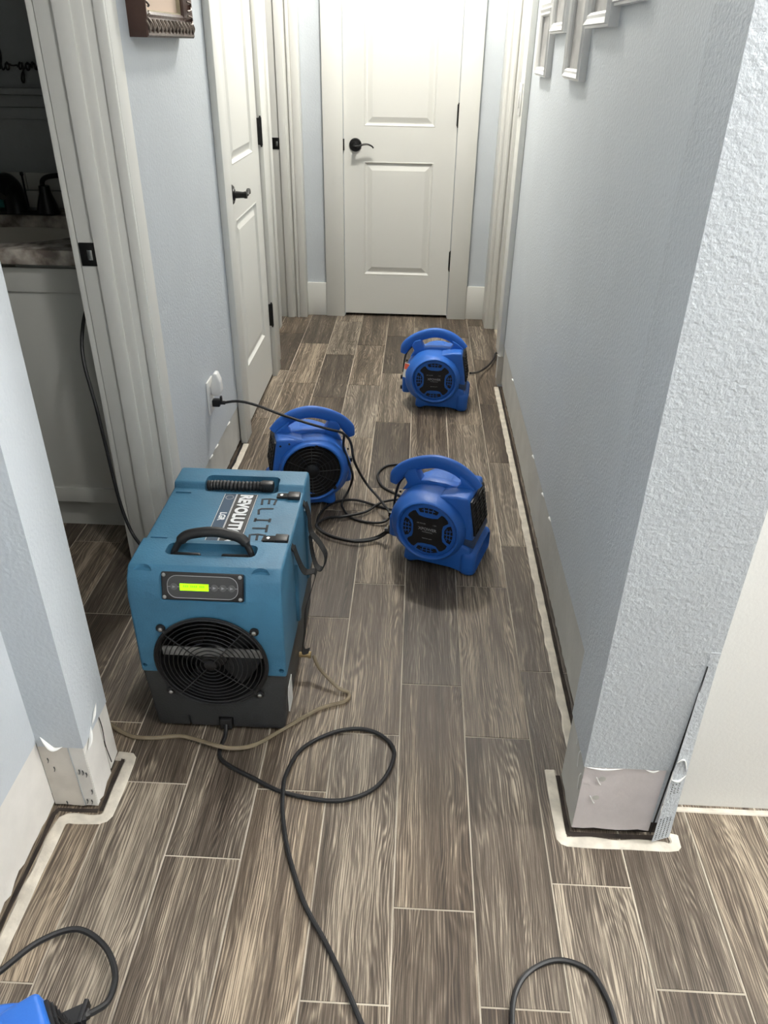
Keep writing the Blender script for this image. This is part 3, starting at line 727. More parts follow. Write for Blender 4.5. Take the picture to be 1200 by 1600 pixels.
f1 = place_fan((0.104, 3.225, 0), -6, 'blue air mover farthest down the hall, with a red and white sticker on its rear')
f2 = place_fan((-0.351, 2.355, 0), 194, 'blue air mover behind the dehumidifier, turned to show its open black intake')
f4 = place_fan((-0.525, 0.405, 0), 38, 'blue air mover cropped by the lower left corner of the photo')
for o_ in (f1,):
    s_ = obj('warning_sticker', box(bmesh.new(), (-0.0008, -0.014, -0.032), (0.0008, 0.014, 0.032), mtx=Matrix.Translation((-0.127, -0.066, 0.168)) @ Matrix.Rotation(math.radians(55), 4, 'Z') @ Matrix.Rotation(math.radians(12), 4, 'Y')), 'sticker', o_)
    obj('sticker_print', box(bmesh.new(), (-0.0014, -0.012, 0.004), (-0.0008, 0.012, 0.028), mtx=Matrix.Translation((-0.127, -0.066, 0.168)) @ Matrix.Rotation(math.radians(55), 4, 'Z') @ Matrix.Rotation(math.radians(12), 4, 'Y')), 'sticker_red', s_)

# ================================================================== DEHUMIDIFIER
D = empty('dehumidifier', (-0.418, 1.248, 0), 0, 'blue and dark grey box dehumidifier with a round black fan grille and lime display', 'dehumidifier')
HW = 0.163; DL = 0.468
# blue shell
prof = [(0.0, 0.175), (0.0, 0.385), (0.012, 0.425), (0.032, 0.447), (0.135, 0.447), (0.140, 0.436), (0.375, 0.436), (0.382, 0.450), (DL - 0.012, 0.450), (DL, 0.435), (DL, 0.175)]
sh = obj('shell', prism(bmesh.new(), prof, 0, -HW, HW), 'dehum_blue', D)
cuts = []
# side chamfers of the lowered middle, wheel-arch style hollow on the right side
for s in (-1, 1):
    cuts.append(prism(bmesh.new(), [(s * (HW + 0.01), 0.40), (s * (HW + 0.01), 0.46), (s * (HW - 0.030), 0.46), (s * (HW - 0.014), 0.428)], 1, 0.115, 0.385))
    cuts.append(bx((s * HW - 0.010, 0.20, 0.10), (s * HW + 0.010, 0.36, 0.33)))
boolean(sh, cuts); bevel_mod(sh, 0.011, 3, 25)
cuts = [cyl(bmesh.new(), (-0.001, 0.03, 0.214), 0.121, 0.12, 1, 64),
        box(bmesh.new(), (-0.093, -0.03, -0.034), (0.088, 0.009, 0.034), 0.008, 3, Matrix.Translation((0, 0.008, 0.410)) @ Matrix.Rotation(math.radians(-17), 4, 'X')),
        bx((-0.098, 0.072, 0.418), (0.098, 0.118, 0.50), 0.014, 3), bx((-0.085, 0.362, 0.415), (0.098, 0.420, 0.50), 0.014, 3)]
for x in (-0.130, 0.118): cuts.append(cyl(bmesh.new(), (x, 0.012, 0.4505), 0.023, 0.026, 2, 24))
for x in (-0.153, 0.152): cuts.append(cyl(bmesh.new(), (x, 0.0, 0.195), 0.006, 0.02, 1, 12))
boolean(sh, cuts); smooth(sh.data, 30)
# grey base
bs = obj('base', prism(bmesh.new(), [(-HW + 0.001, 0.176), (HW - 0.001, 0.176), (HW - 0.004, 0.13), (HW - 0.012, 0.015), (HW - 0.02, 0.006), (-HW + 0.022, 0.006), (-HW + 0.014, 0.015), (-HW + 0.006, 0.12)], 1, 0.004, DL - 0.004), 'dehum_grey', D)
bevel_mod(bs, 0.009, 3, 25)
boolean(bs, [cyl(bmesh.new(), (-0.001, 0.03, 0.214), 0.121, 0.12, 1, 64), bx((-0.004, -0.01, -0.01), (0.030, 0.02, 0.040)), bx((-0.076, -0.01, -0.01), (-0.070, 0.012, 0.04))]); smooth(bs.data, 30)
for x in (-0.13, 0.12):
    for y in (0.04, 0.42):
        bm = bmesh.new(); cyl(bm, (x, y, 0.003 + (0.004 if x < 0 else 0)), 0.018, 0.012, 2, 16); obj('rubber_foot', bm, 'black_rubber', D)
# fan recess, blades, grille
T2 = Matrix.Translation((-0.001, 0, 0.214)) @ Matrix.Rotation(-PI / 2, 4, 'X')
fr = obj('fan_shroud', lathe(bmesh.new(), [(0.126, -0.002), (0.127, -0.005), (0.122, -0.007), (0.117, -0.004), (0.115, 0.02), (0.110, 0.05), (0.108, 0.075), (0, 0.076)], 56, T2), 'black_plastic', D)
for k in range(5):
    a0 = 2 * PI * k / 5 + 0.35; bm = bmesh.new(); V = []
    for i in range(6):
        r = 0.030 + 0.074 * i / 5; row = []
        for j in range(5):
            a = a0 + (-0.36 + 0.72 * j / 4) * (0.85 + 0.15 * i / 5) + 0.25 * i / 5
            row.append(bm.verts.new((-0.001 + r * math.cos(a), 0.028 + 0.030 * (j / 4), 0.214 + r * math.sin(a))))
        V.append(row)
    for i in range(5):
        for j in range(4): bm.faces.new((V[i][j], V[i + 1][j], V[i + 1][j + 1], V[i][j + 1]))
    ex = bmesh.ops.solidify(bm, geom=bm.faces[:], thickness=0.0025); obj('fan_blade', bm, 'blade_black', fr)
obj('pale_bar', bx((-0.112, 0.010, 0.219), (0.110, 0.014, 0.243), 0.001), 'bar_grey', fr)  # pale grey bar across the fan recess, behind the grille
obj('motor_hub', lathe(bmesh.new(), [(0.034, 0.065), (0.034, 0.022), (0.030, 0.016), (0, 0.014)], 32, T2), 'blade_black', fr)
gr = obj('fan_grille', sweep(bmesh.new(), [Vector((-0.001 + 0.122 * math.cos(2 * PI * i / 64), -0.007, 0.214 + 0.122 * math.sin(2 * PI * i / 64))) for i in range(64)], circ(0.0028, 6), True), 'black_grille', D)
for i in range(1, 12):
    r = 0.010 * i + 0.002
    obj('grille_ring', sweep(bmesh.new(), [Vector((-0.001 + r * math.cos(2 * PI * q / 48), -0.0075 - 0.006 * (1 - (r / 0.122) ** 2), 0.214 + r * math.sin(2 * PI * q / 48))) for q in range(48)], circ(0.0013, 6), True), 'black_grille', gr)
for q in range(4):
    a = math.radians(35 + 90 * q); e_ = Vector((math.cos(a), 0, math.sin(a))); c_ = Vector((-0.001, 0, 0.214))
    a2 = math.radians(50 + 90 * q); e2 = Vector((math.cos(a2), 0, math.sin(a2)))
    obj('grille_spoke', tube(bmesh.new(), [c_ + Vector((0, -0.015, 0)) + e2 * 0.012, c_ + e2 * 0.06 + Vector((0, -0.0125, 0)), c_ + e2 * 0.12 + Vector((0, -0.008, 0))], 0.0015, 6), 'black_grille', gr)
    a = math.radians((42, 138, 222, 318)[q]); e_ = Vector((math.cos(a), 0, math.sin(a))); p = c_ + e_ * 0.136
    bm = lathe(bmesh.new(), [(0.010, 0.0), (0.010, 0.004), (0.006, 0.006), (0, 0.006)], 16, Matrix.Translation(p) @ Matrix.Rotation(PI / 2, 4, 'X'))
    tube(bm, [c_ + e_ * 0.121 + Vector((0, -0.006, 0)), p + Vector((0, -0.003, 0))], 0.004, 6, smoothpath=False)
    tb = obj('mounting_tab', bm, 'black_grille', gr)
    obj('screw', lathe(bmesh.new(), [(0.0050, 0.0055), (0.0048, 0.008), (0.003, 0.0095), (0, 0.010)], 14, Matrix.Translation(p) @ Matrix.Rotation(PI / 2, 4, 'X')), 'screw', tb)
obj('grille_boss', lathe(bmesh.new(), [(0.014, -0.009), (0.014, -0.014), (0.010, -0.016), (0, -0.016)], 20, T2), 'black_grille', gr)
# control panel
TP = Matrix.Translation((-0.003, 0.0165, 0.4075)) @ Matrix.Rotation(math.radians(-17), 4, 'X')
cp = obj('control_panel', box(bmesh.new(), (-0.0875, -0.006, -0.031), (0.0855, 0.004, 0.031), 0.004, 3, TP), 'label_black', D)
def rrect(w_, h_, r, n=6):
    out = []
    for cx, cz, a0 in ((w_ - r, h_ - r, 0), (-w_ + r, h_ - r, 90), (-w_ + r, -h_ + r, 180), (w_ - r, -h_ + r, 270)):
        for i in range(n + 1): a = math.radians(a0 + 90 * i / n); out.append((cx + r * math.cos(a), cz + r * math.sin(a)))
    return out
def on_panel(pts, y0, y1, m, nm, par):
    bm = prism(bmesh.new(), pts, 1, y0, y1); bm.transform(TP); return obj(nm, bm, m, par, sm=False)
on_panel(rrect(0.074, 0.0245, 0.020), -0.0062, -0.0068, 'panel_grey', 'membrane', cp)
rp = [TP @ Vector((x, -0.0070, z)) for x, z in rrect(0.074, 0.0245, 0.020)]
obj('outline', sweep(bmesh.new(), rp, circ(0.0008, 5), True), 'print_grey', cp)
bm = bmesh.new()
tube(bm, [TP @ Vector((-0.074, -0.0070, 0)), TP @ Vector((0.074, -0.0070, 0))], 0.0006, 5, smoothpath=False); obj('outline', bm, 'print_grey', cp)
lc = on_panel([(-0.0475, -0.0075), (0.013, -0.0075), (0.013, 0.0075), (-0.0475, 0.0075)], -0.0068, -0.0082, 'lcd', 'display', cp)
for i in range(12):
    x = -0.040 + i * 0.0038
    if i in (3, 8): continue
    on_panel([(x, 0.0), (x + 0.0024, 0.0), (x + 0.0024, 0.0042), (x, 0.0042)], -0.0082, -0.0084, 'lcd_ink', 'segment', lc)
for x in (-0.060, 0.025, 0.043, 0.061): 
    b_ = on_panel(circ(0.0075, 20), -0.0068, -0.0080, 'panel_button', 'button', cp); b_.data.transform(Matrix.Translation(TP.to_3x3() @ Vector((x, 0, 0))))
    p = on_panel([(-0.003, -0.003), (0.0035, 0), (-0.003, 0.003)], -0.0080, -0.0083, 'print_grey', 'button_mark', b_); p.data.transform(Matrix.Translation(TP.to_3x3() @ Vector((x, 0, 0))))
for x in (-0.081, 0.079):
    for z in (-0.024, 0.025):
        obj('screw', lathe(bmesh.new(), [(0.0042, 0.006), (0.004, 0.0075), (0.002, 0.0085), (0, 0.0088)], 12, TP @ Matrix.Translation((x, 0, z)) @ Matrix.Rotation(PI / 2, 4, 'X')), 'screw', cp)
# handles
pth = spline([(-0.088, 0.098, 0.424), (-0.080, 0.104, 0.444), (-0.060, 0.112, 0.468), (-0.030, 0.116, 0.476), (0.004, 0.117, 0.479), (0.036, 0.116, 0.474), (0.064, 0.112, 0.466), (0.080, 0.104, 0.444), (0.086, 0.098, 0.424)], 5)
nn_ = len(pth)
h1 = obj('handle', sweep(bmesh.new(), pth, circ(0.0115, 12), scale=[0.62 if (i < 8 or i > nn_ - 9) else 1.0 for i in range(nn_)]), 'black_rubber', D)
for x in (-0.055, 0.05): obj('handle_clip', bx((x - 0.030, 0.086, 0.424), (x + 0.030, 0.098, 0.438), 0.004), 'black_plastic', h1)
pts = [(-0.078, 0.384, 0.440), (-0.045, 0.382, 0.443), (0.0, 0.380, 0.443), (0.045, 0.382, 0.443), (0.078, 0.386, 0.440)]
path = spline(pts, 10); h2 = obj('handle', sweep(bmesh.new(), path, circ(0.0135, 12), scale=[0.92 + 0.08 * math.cos(i * PI) for i in range(len(path))]), 'black_rubber', D)
obj('handle_clip', bx((0.052, 0.372, 0.430), (0.086, 0.396, 0.456), 0.006), 'black_plastic', h2)
# top label and writing
ZT = 0.436
lb = obj('top_label', bx((-0.030, 0.14, ZT), (0.052, 0.352, ZT + 0.0006)), 'label_black', D, sm=False)
obj('label_band', bx((-0.027, 0.14, ZT + 0.0006), (-0.002, 0.350, ZT + 0.0009)), 'label_blue', lb, sm=False)
for x in (-0.0285, -0.0005, 0.0015, 0.0505): obj('label_line', bx((x - 0.0005, 0.14, ZT + 0.0006), (x + 0.0005, 0.351, ZT + 0.001)), 'print_white', lb, sm=False)
RT = lambda x, y: Matrix.Translation((x, y, ZT + 0.0013)) @ Matrix.Rotation(-PI / 2, 4, 'Z')
text('printed_lettering', 'REVOLUTION', 0.040, 'print_white', lb, RT(0.024, 0.349), 0.0003, 0.86, 0.0019)
text('printed_lettering', 'LGR', 0.021, 'print_white', lb, RT(-0.014, 0.265), 0.0003, 0.9, 0.0007)
el = obj('label_emblem', lathe(bmesh.new(), [(0.010, 0), (0.010, 0.0004), (0.0085, 0.0004), (0.0085, 0.0001)], 24, Matrix.Translation((-0.0145, 0.335, ZT + 0.0008))), 'print_grey', lb)
# hand-drawn ELITE in marker
def stroke(pts, parent, wd=0.0028, nm='marker_stroke'):
    P = [Vector((x, y, ZT + 0.0006)) for x, y in pts]
    obj(nm, sweep(bmesh.new(), P, [(-wd, -0.0004), (wd, -0.0004), (wd, 0.0004), (-wd, 0.0004)]), 'marker', parent)
def letter(x, y, segs):   # u to the right along text = -Y, v up = +X
    for sg in segs: stroke([(x + v * 0.034, y - u * 0.030) for u, v in sg], D)
Es = [[(0.9, 0.95), (0.1, 1.0), (0.0, 0.5), (0.1, 0.0), (0.95, 0.08)], [(0.05, 0.5), (0.8, 0.55)]]
letter(0.066, 0.335, Es)
letter(0.066, 0.290, [[(0.0, 1.0), (0.05, 0.15), (0.25, 0.0), (0.9, 0.1)]])
letter(0.066, 0.250, [[(0.4, 1.0), (0.4, 0.0)], [(0.15, 1.0), (0.65, 1.0)], [(0.15, 0.0), (0.65, 0.0)]])
letter(0.066, 0.218, [[(0.0, 0.95), (1.0, 1.0)], [(0.5, 0.95), (0.52, 0.0)]])
letter(0.066, 0.178, Es)
# moulded ledges on the shell's left side and right side ribs
for y in (0.15, 0.352): obj('moulded_lip', bx((-HW + 0.012, y - 0.003, ZT - 0.004), (-HW + 0.050, y + 0.003, ZT + 0.004), 0.002), 'dehum_blue', D)
obj('side_rib', prism(bmesh.new(), [(0.175, 0.36), (0.215, 0.33), (0.19, 0.19), (0.165, 0.20)], 0, HW - 0.004, HW + 0.008, 0.004), 'dehum_blue', D)
obj('side_rib', prism(bmesh.new(), [(0.345, 0.40), (0.37, 0.40), (0.375, 0.19), (0.350, 0.19)], 0, HW - 0.004, HW + 0.006, 0.004), 'dehum_blue', D)
obj('rating_sticker', bx((HW - 0.0065, 0.030, 0.04), (HW - 0.0035, 0.075, 0.115)), 'sticker', D, sm=False)
# straps
def strap(paths, nm='strap'):
    bm = bmesh.new()
    for pts in paths:
        P = spline(pts, 7)
        sweep(bm, P, [(-0.0105, -0.0009), (0.0105, -0.0009), (0.0105, 0.0009), (-0.0105, 0.0009)], up=(1, 0, 0.01))
    return obj(nm, bm, 'strap', D, sm=False)
def ribbon(pts, wv, th=0.0018):
    """flat strap: wv = width direction"""
    P = spline(pts, 7); bm = bmesh.new(); R = []; wv = Vector(wv).normalized()
    for i, p in enumerate(P):
        t = (P[min(i + 1, len(P) - 1)] - P[max(i - 1, 0)]).normalized(); nn = t.cross(wv).normalized() * th / 2; ww = wv * 0.0095
        R.append([bm.verts.new(p + a) for a in (ww + nn, -ww + nn, -ww - nn, ww - nn)])
    for A, B in zip(R, R[1:]):
        for k in range(4): bm.faces.new((A[k], A[(k + 1) % 4], B[(k + 1) % 4], B[k]))
    bm.faces.new(R[0]); bm.faces.new(R[-1][::-1]); return bm
for k, (y, loop) in enumerate(((0.345, 1), (0.155, 0))):
    s1 = obj('strap', ribbon([(0.100, y, ZT + 0.004), (0.125, y, ZT + 0.005), (0.150, y, ZT + 0.002), (0.168, y - 0.004, ZT - 0.018)], (0, 1, 0), 0.004), 'strap', D)
    bm = bx((0.126, y - 0.014, ZT + 0.002), (0.156, y + 0.014, ZT + 0.011), 0.003, 2); obj('buckle', bm, 'black_plastic', s1)
    obj('rivet', lathe(bmesh.new(), [(0.005, 0), (0.004, 0.002), (0, 0.0025)], 14, Matrix.Translation((0.111, y, ZT + 0.006))), 'chrome', s1)
    if loop:
        obj('strap_tail', ribbon([(0.168, y, ZT - 0.014), (0.176, y - 0.004, 0.39), (0.180, y - 0.012, 0.35), (0.205, y - 0.03, 0.325), (0.220, y - 0.045, 0.30), (0.212, y - 0.05, 0.265), (0.194, y - 0.035, 0.262), (0.182, y - 0.015, 0.29), (0.178, y - 0.012, 0.34)], (0.25, 1, 0.1)), 'strap', s1)
    else:
        obj('strap_tail', ribbon([(0.168, y - 0.002, ZT - 0.014), (0.176, y - 0.002, 0.39), (0.190, y + 0.0, 0.355), (0.212, y + 0.015, 0.345), (0.205, y + 0.010, 0.31), (0.190, y - 0.01, 0.26), (0.184, y - 0.005, 0.19), (0.178, y - 0.012, 0.13), (0.188, y + 0.015, 0.105)], (0.1, 1, 0.15)), 'strap', s1)
# drain fitting
bm = bmesh.new(); cyl(bm, (HW + 0.008, 0.21, 0.055), 0.007, 0.03, 0, 14); cyl(bm, (HW + 0.020, 0.21, 0.055), 0.009, 0.006, 0, 14)
obj('drain_fitting', bm, 'brass', D)
obj('plug_inlet', bx((-0.001, -0.004, 0.006), (0.027, 0.018, 0.036), 0.003), 'black_plastic', D)

# ================================================================== CORDS AND HOSE
def cord(name, pts, r, label, cat, m='cord_black', group=None, per=8, n=8, owner=None):
    bm = tube(bmesh.new(), pts, r, n, per)
    if owner is None: return tag(obj(name, bm, m), label, cat, group)
    bpy.context.view_layer.update(); bm.transform(owner.matrix_world.inverted())
    o = obj(name, bm, m, owner)
    return tag(o, label)
Z = lambda L_, z: [tuple(at_z(x, y, z)) for x, y in L_]
R5 = 0.0048
c_main = [(-0.405, 1.246, 0.020), (-0.403, 1.225, 0.008)] + Z([(345, 1185), (400, 1218), (450, 1240)], R5) + Z([(530, 1251), (590, 1228), (616, 1180), (600, 1152), (565, 1139), (520, 1145), (472, 1170)], R5) + Z([(447, 1210)], 0.010) + [tuple(at_z(442, 1241, 0.0150))] + Z([(442, 1275)], 0.009) + Z([(450, 1330), (475, 1410), (510, 1475), (540, 1540), (565, 1600), (600, 1680), (610, 1800)], R5)
cord('power_cord', c_main, R5, 'thick black cord looping on the floor in front of the dehumidifier', None, owner=D)
cord('extension_cord', Z([(790, 1900), (796, 1700), (800, 1620), (803, 1560), (825, 1520), (870, 1500), (918, 1515), (946, 1555), (962, 1600), (985, 1700), (1020, 1900)], R5), R5, 'black cord bent in a tight loop at the bottom right edge of the photo', 'power cord')
# cord and plug of the near air mover
c4 = [(-0.80 + 0.10, 0.60, 0.05)] + [tuple(at_z(0, 1518, 0.04)), tuple(at_z(60, 1472, 0.03)), tuple(at_z(120, 1452, 0.02)), tuple(at_z(163, 1478, 0.015)), tuple(at_z(180, 1522, 0.02)), tuple(at_z(170, 1562, 0.03)), tuple(at_z(148, 1580, 0.04)), tuple(at_z(128, 1588, 0.045))]
cc = cord('power_cord', c4, 0.0055, 'black cord arching to a plug beside the air mover', None, owner=f4)
bpy.context.view_layer.update(); I4 = cc.matrix_world.inverted()
p0 = at_z(140, 1583, 0.042); p1 = at_z(96, 1600, 0.05)
bm = sweep(bmesh.new(), [p0, p0.lerp(p1, 0.15), p0.lerp(p1, 0.18), p0.lerp(p1, 0.9), p1], [(-0.010, -0.008), (0.010, -0.008), (0.010, 0.008), (-0.010, 0.008)], scale=[0.6, 0.75, 1.35, 1.2, 1.0])
bm.transform(I4); pl4 = obj('plug', bm, 'black_plastic', cc)
q = p0.lerp(p1, 0.22); bm = bx(q - Vector((0.004, 0.016, 0.010)), q + Vector((0.004, 0.020, 0.013)), 0.002); bm.transform(I4); g_ = obj('plug_grip', bm, 'black_plastic', cc)
# cord from bathroom over the jamb to behind the dehumidifier
cb = [(-0.845, 2.02, 1.05), (-0.850, 2.0, 0.85), tuple(at_y(130, 505, 1.955)), tuple(at_y(130, 560, 1.90)), tuple(at_y(150, 635, 1.865)), tuple(at_y(166, 700, 1.85)), tuple(at_y(186, 780, 1.83)), tuple(at_y(205, 830, 1.81)), tuple(at_y(228, 862, 1.775)), (-0.66, 1.74, 0.02), (-0.60, 1.735, R5), (-0.5, 1.735, R5)]
cord('extension_cord', cb, R5, 'black cord hanging out of the dark bathroom across the white door jamb', 'power cord')
# drain hose
bpy.context.view_layer.update()
hs = [tuple(D.matrix_world.translation + Vector((HW + 0.03, 0.21, 0.052)))] + [tuple(at_z(500, 1045, 0.035)), tuple(at_z(528, 1074, 0.012)), tuple(at_z(545, 1083, 0.0055)), tuple(at_z(538, 1096, 0.0055)), tuple(at_z(500, 1107, 0.0055)), tuple(at_z(450, 1135, 0.0055)), tuple(at_z(400, 1163, 0.0055)), tuple(at_z(365, 1169, 0.0155)), tuple(at_z(335, 1164, 0.0165)), tuple(at_z(308, 1156, 0.010)), tuple(at_z(280, 1150, 0.0055)), tuple(at_z(235, 1153, 0.0055)), tuple(at_z(195, 1146, 0.0055)), tuple(at_z(150, 1110, 0.0055)), tuple(at_z(110, 1050, 0.0055))]
cord('drain_hose', hs, 0.0050, 'clear amber drain hose', None, 'hose', owner=D)
# wall outlet
OY = 2.372
wo = empty('wall_outlet', (XL, OY, 0.362), 0, 'white wall outlet above the cut drywall, left of the nearest closed door', 'outlet')
obj('cover_plate', bx((0, -0.036, -0.058), (0.006, 0.036, 0.058), 0.002), 'plastic_white', wo)
for z in (0.024, -0.024): obj('socket', bx((0.005, -0.016, z - 0.014), (0.008, 0.016, z + 0.014), 0.002), 'plastic_white', wo)
af = obj('air_freshener', prism(bmesh.new(), [(0.0, 0.0), (0.028, -0.002), (0.036, 0.012), (0.034, 0.05), (0.024, 0.078), (0.012, 0.078), (0.006, 0.05), (0, 0.03)], 1, -0.018, 0.018, 0.006, 3), 'plastic_white')
af.location = (XL + 0.008, OY + 0.004, 0.368); tag(af, 'white plug-in air freshener in the upper socket of the wall outlet', 'air freshener')
# cord from the outlet over the handle of the air mover behind the dehumidifier
w1 = [(XL + 0.045, OY, 0.338), tuple(at_y(372, 627, 2.36)), tuple(at_y(400, 633, 2.34)), tuple(at_y(440, 648, 2.32)), tuple(at_y(480, 661, 2.305)), tuple(at_y(515, 671, 2.315)), tuple(at_y(536, 677, 2.33)), tuple(at_y(548, 692, 2.33)), tuple(at_y(554, 722, 2.31)), tuple(at_z(572, 755, 0.06)), tuple(at_z(595, 782, 0.045)), tuple(at_z(609, 803, 0.035)), tuple(at_z(612, 830, 0.035))]
wc = cord('power_cord', w1, 0.0046, 'black cord plugged into the wall outlet and draped over the handle', None, owner=f2)
I2 = f2.matrix_world.inverted()
bm = box(bmesh.new(), (XL + 0.008, OY - 0.013, 0.326), (XL + 0.034, OY + 0.013, 0.350), 0.004, 2); cyl(bm, (XL + 0.040, OY, 0.338), 0.0065, 0.02, 0, 10)
bm.transform(I2); pw = obj('plug', bm, 'black_plastic', wc)
bm = bx((XL + 0.034, OY - 0.006, 0.336), (XL + 0.041, OY + 0.006, 0.362), 0.002); bm.transform(I2); obj('plug_grip', bm, 'black_plastic', wc)
w2_ = [tuple(at_y(538, 678, 2.33)), tuple(at_y(537, 700, 2.32)), tuple(at_y(545, 722, 2.31)), tuple(at_y(551, 745, 2.30)), tuple(at_z(545, 765, 0.03)), tuple(at_z(536, 782, 0.008)), tuple(at_z(535, 792, R5)), tuple(at_z(548, 808, R5)), tuple(at_z(575, 816, R5)), tuple(at_z(600, 815, 0.012)), tuple(at_z(618, 800, 0.02))]
cord('power_cord', w2_, 0.0042, None, None, owner=f2)
w3 = [tuple(at_z(605, 829, 0.045)), tuple(at_z(585, 840, 0.012)), tuple(at_z(550, 844, R5)), tuple(at_z(515, 836, R5)), tuple(at_z(497, 822, R5)), tuple(at_z(500, 803, R5)), tuple(at_z(520, 786, R5)), tuple(at_z(553, 781, 0.012)), tuple(at_z(588, 790, R5)), tuple(at_z(625, 800, R5))]
cord('power_cord', w3, 0.0045, None, None, owner=f3)
w4 = [tuple(at_z(640, 778, 0.014)), tuple(at_z(608, 782, 0.012)), tuple(at_z(592, 787, 0.014)), tuple(at_z(570, 800, 0.010)), tuple(at_z(535, 807, 0.013)), tuple(at_z(512, 809, R5)), tuple(at_z(498, 816, 0.013)), tuple(at_z(494, 822, 0.014)), tuple(at_z(505, 832, 0.013)), tuple(at_z(530, 841, 0.013)), tuple(at_z(560, 846, 0.013)), tuple(at_z(590, 841, 0.016)), tuple(at_z(606, 831, 0.046))]
cord('power_cord', w4, 0.0045, None, None, owner=f3)
w5 = [tuple(at_z(650, 735, R5)), tuple(at_z(628, 726, R5)), tuple(at_z(604, 728, R5)), tuple(at_z(590, 742, R5)), tuple(at_z(598, 760, R5)), tuple(at_z(620, 772, R5)), tuple(at_z(650, 785, R5))]
cord('power_cord', w5, 0.0045, None, None, owner=f3)
bm = bmesh.new(); cyl(bm, at_z(606, 829, 0.045), 0.011, 0.022, 0, 12); bm.transform(f3.matrix_world.inverted()); obj('cord_strain_relief', bm, 'black_plastic', f3)
# rear cords of fans
w6 = [tuple(at_y(735, 583, 3.15)), tuple(at_z(748, 581, 0.04)), tuple(at_z(762, 572, 0.02)), tuple(at_z(772, 560, 0.02)), tuple(at_z(776, 552, 0.01)), (0.49, 3.75, R5)]
cord('power_cord', w6, 0.0048, 'black cord running round the end of the right wall', None, owner=f1)
for f_ in (f1, f3):
    bm = bmesh.new(); tube(bm, [(-0.098, 0.0, 0.262), (-0.118, 0.012, 0.246), (-0.138, 0.018, 0.215), (-0.146, 0.010, 0.18), (-0.147, -0.005, 0.135)], 0.0042, 8)
    obj('power_cord', bm, 'cord_black', f_)

# ================================================================== PICTURES
def frame_ring(bm, lo, hi, wid, prof, f):
    """prof: list of (inset, depth); f maps (u, v, depth)"""
    R = []
    for ins, d in prof:
        R.append([bm.verts.new(f(u, v, d)) for u, v in ((lo[0] + ins, lo[1] + ins), (hi[0] - ins, lo[1] + ins), (hi[0] - ins, hi[1] - ins), (lo[0] + ins, hi[1] - ins))])
    for A, B in zip(R, R[1:]):
        for i in range(4): bm.faces.new((A[i], A[(i + 1) % 4], B[(i + 1) % 4], B[i]))
    return bm
# left: ornate brown frame; back at the wall, 45 mm proud
yl, yr = at_x(232, 60, -0.637).y, at_x(304, 57, -0.637).y; zb = at_x(262, 59, -0.637).z
e = empty('picture_frame', (XL, (yl + yr) / 2, zb), 0, 'ornate dark brown picture frame with pale mat on the left wall', 'picture')
W2 = (yr - yl) / 2; hh = 0.62
fpos = lambda u, v, d: (d, u, v)
obj('frame', frame_ring(bmesh.new(), (-W2, 0), (W2, hh), 0.05, [(0, 0), (0, 0.040), (0.004, 0.044), (0.012, 0.043), (0.040, 0.030), (0.046, 0.032), (0.052, 0.028), (0.052, 0.015)], fpos), 'frame_brown', e)
orn = bmesh.new(); k = int(2 * W2 / 0.030)
for i in range(k):
    u = -W2 + 0.015 + i * (2 * W2 - 0.03) / (k - 1)
    for s in (-1, 1): tube(orn, [(0.042, u, 0.010), (0.046, u + s * 0.008, 0.022), (0.040, u + s * 0.011, 0.036)], 0.0028, 6, 4)
    lathe(orn, [(0.005, 0), (0.004, 0.004), (0, 0.006)], 8, Matrix.Translation((0.038, u, 0.022)) @ Matrix.Rotation(PI / 2, 4, 'Y'))
for s in (-1, 1):
    for j in range(18):
        v = 0.04 + j * 0.032
        for t in (-1, 1): tube(orn, [(0.042, s * (W2 - 0.010), v), (0.046, s * (W2 - 0.022), v + t * 0.008), (0.040, s * (W2 - 0.036), v + t * 0.011)], 0.0026, 5, 3)
obj('carved_ornament', orn, 'frame_bronze', e)
obj('inner_lip', frame_ring(bmesh.new(), (-W2 + 0.050, 0.050), (W2 - 0.050, hh - 0.05), 0.01, [(0, 0.016), (0.0, 0.026), (0.005, 0.024), (0.007, 0.014)], fpos), 'frame_gold', e)
obj('mat_board', bx((0.012, -W2 + 0.05, 0.05), (0.016, W2 - 0.05, hh - 0.05)), 'mat_board', e, sm=False)
# right wall: white frames
def white_frame(px0, px1, pyb, h_, label, splits=(), wid=0.028, px_ref=None, th=0.024):
    X = XR - th
    y0 = at_x(px1, pyb, X).y; y1 = at_x(px0, pyb, X).y; zb = at_x((px0 + px1) / 2, pyb, X).z
    e = empty('white_picture_frame', (XR, (y0 + y1) / 2, zb), 0, label, 'picture', 'white frames on the right wall')
    W_ = (y1 - y0) / 2; f = lambda u, v, d: (-d, u, v)
    cells = [0] + list(splits) + [h_]
    for a, b in zip(cells, cells[1:]):
        obj('frame', frame_ring(bmesh.new(), (-W_, a), (W_, b), wid, [(0, 0), (0, th * 0.75), (0.005, th * 0.8), (0.007, th), (wid * 0.6, th * 0.8), (wid * 0.8, th * 0.85), (wid, th * 0.6), (wid, th * 0.3)], f), 'frame_white', e)
        obj('photo_print', bx((-th * 0.35, -W_ + wid, a + wid), (-th * 0.25, W_ - wid, b - wid)), 'photo_grey', e, sm=False)
    return e
white_frame(833, 849, 119, 0.41, 'white two-opening frame farthest down the right wall, nearest the doorway', (0.20,), 0.026)
white_frame(857, 877, 52, 0.40, 'short white frame hung second from the far end of the right wall')
white_frame(876, 900, 125, 0.60, 'white frame hanging lowest of the row on the right wall', (), 0.026)
white_frame(909, 944, 43, 0.40, 'wide white frame on the right wall just nearer than the lowest one', (), 0.032, th=0.03)
white_frame(955, 992, 5, 0.40, 'white frame nearest the camera on the right wall, only its lower edge in view', (), 0.03)
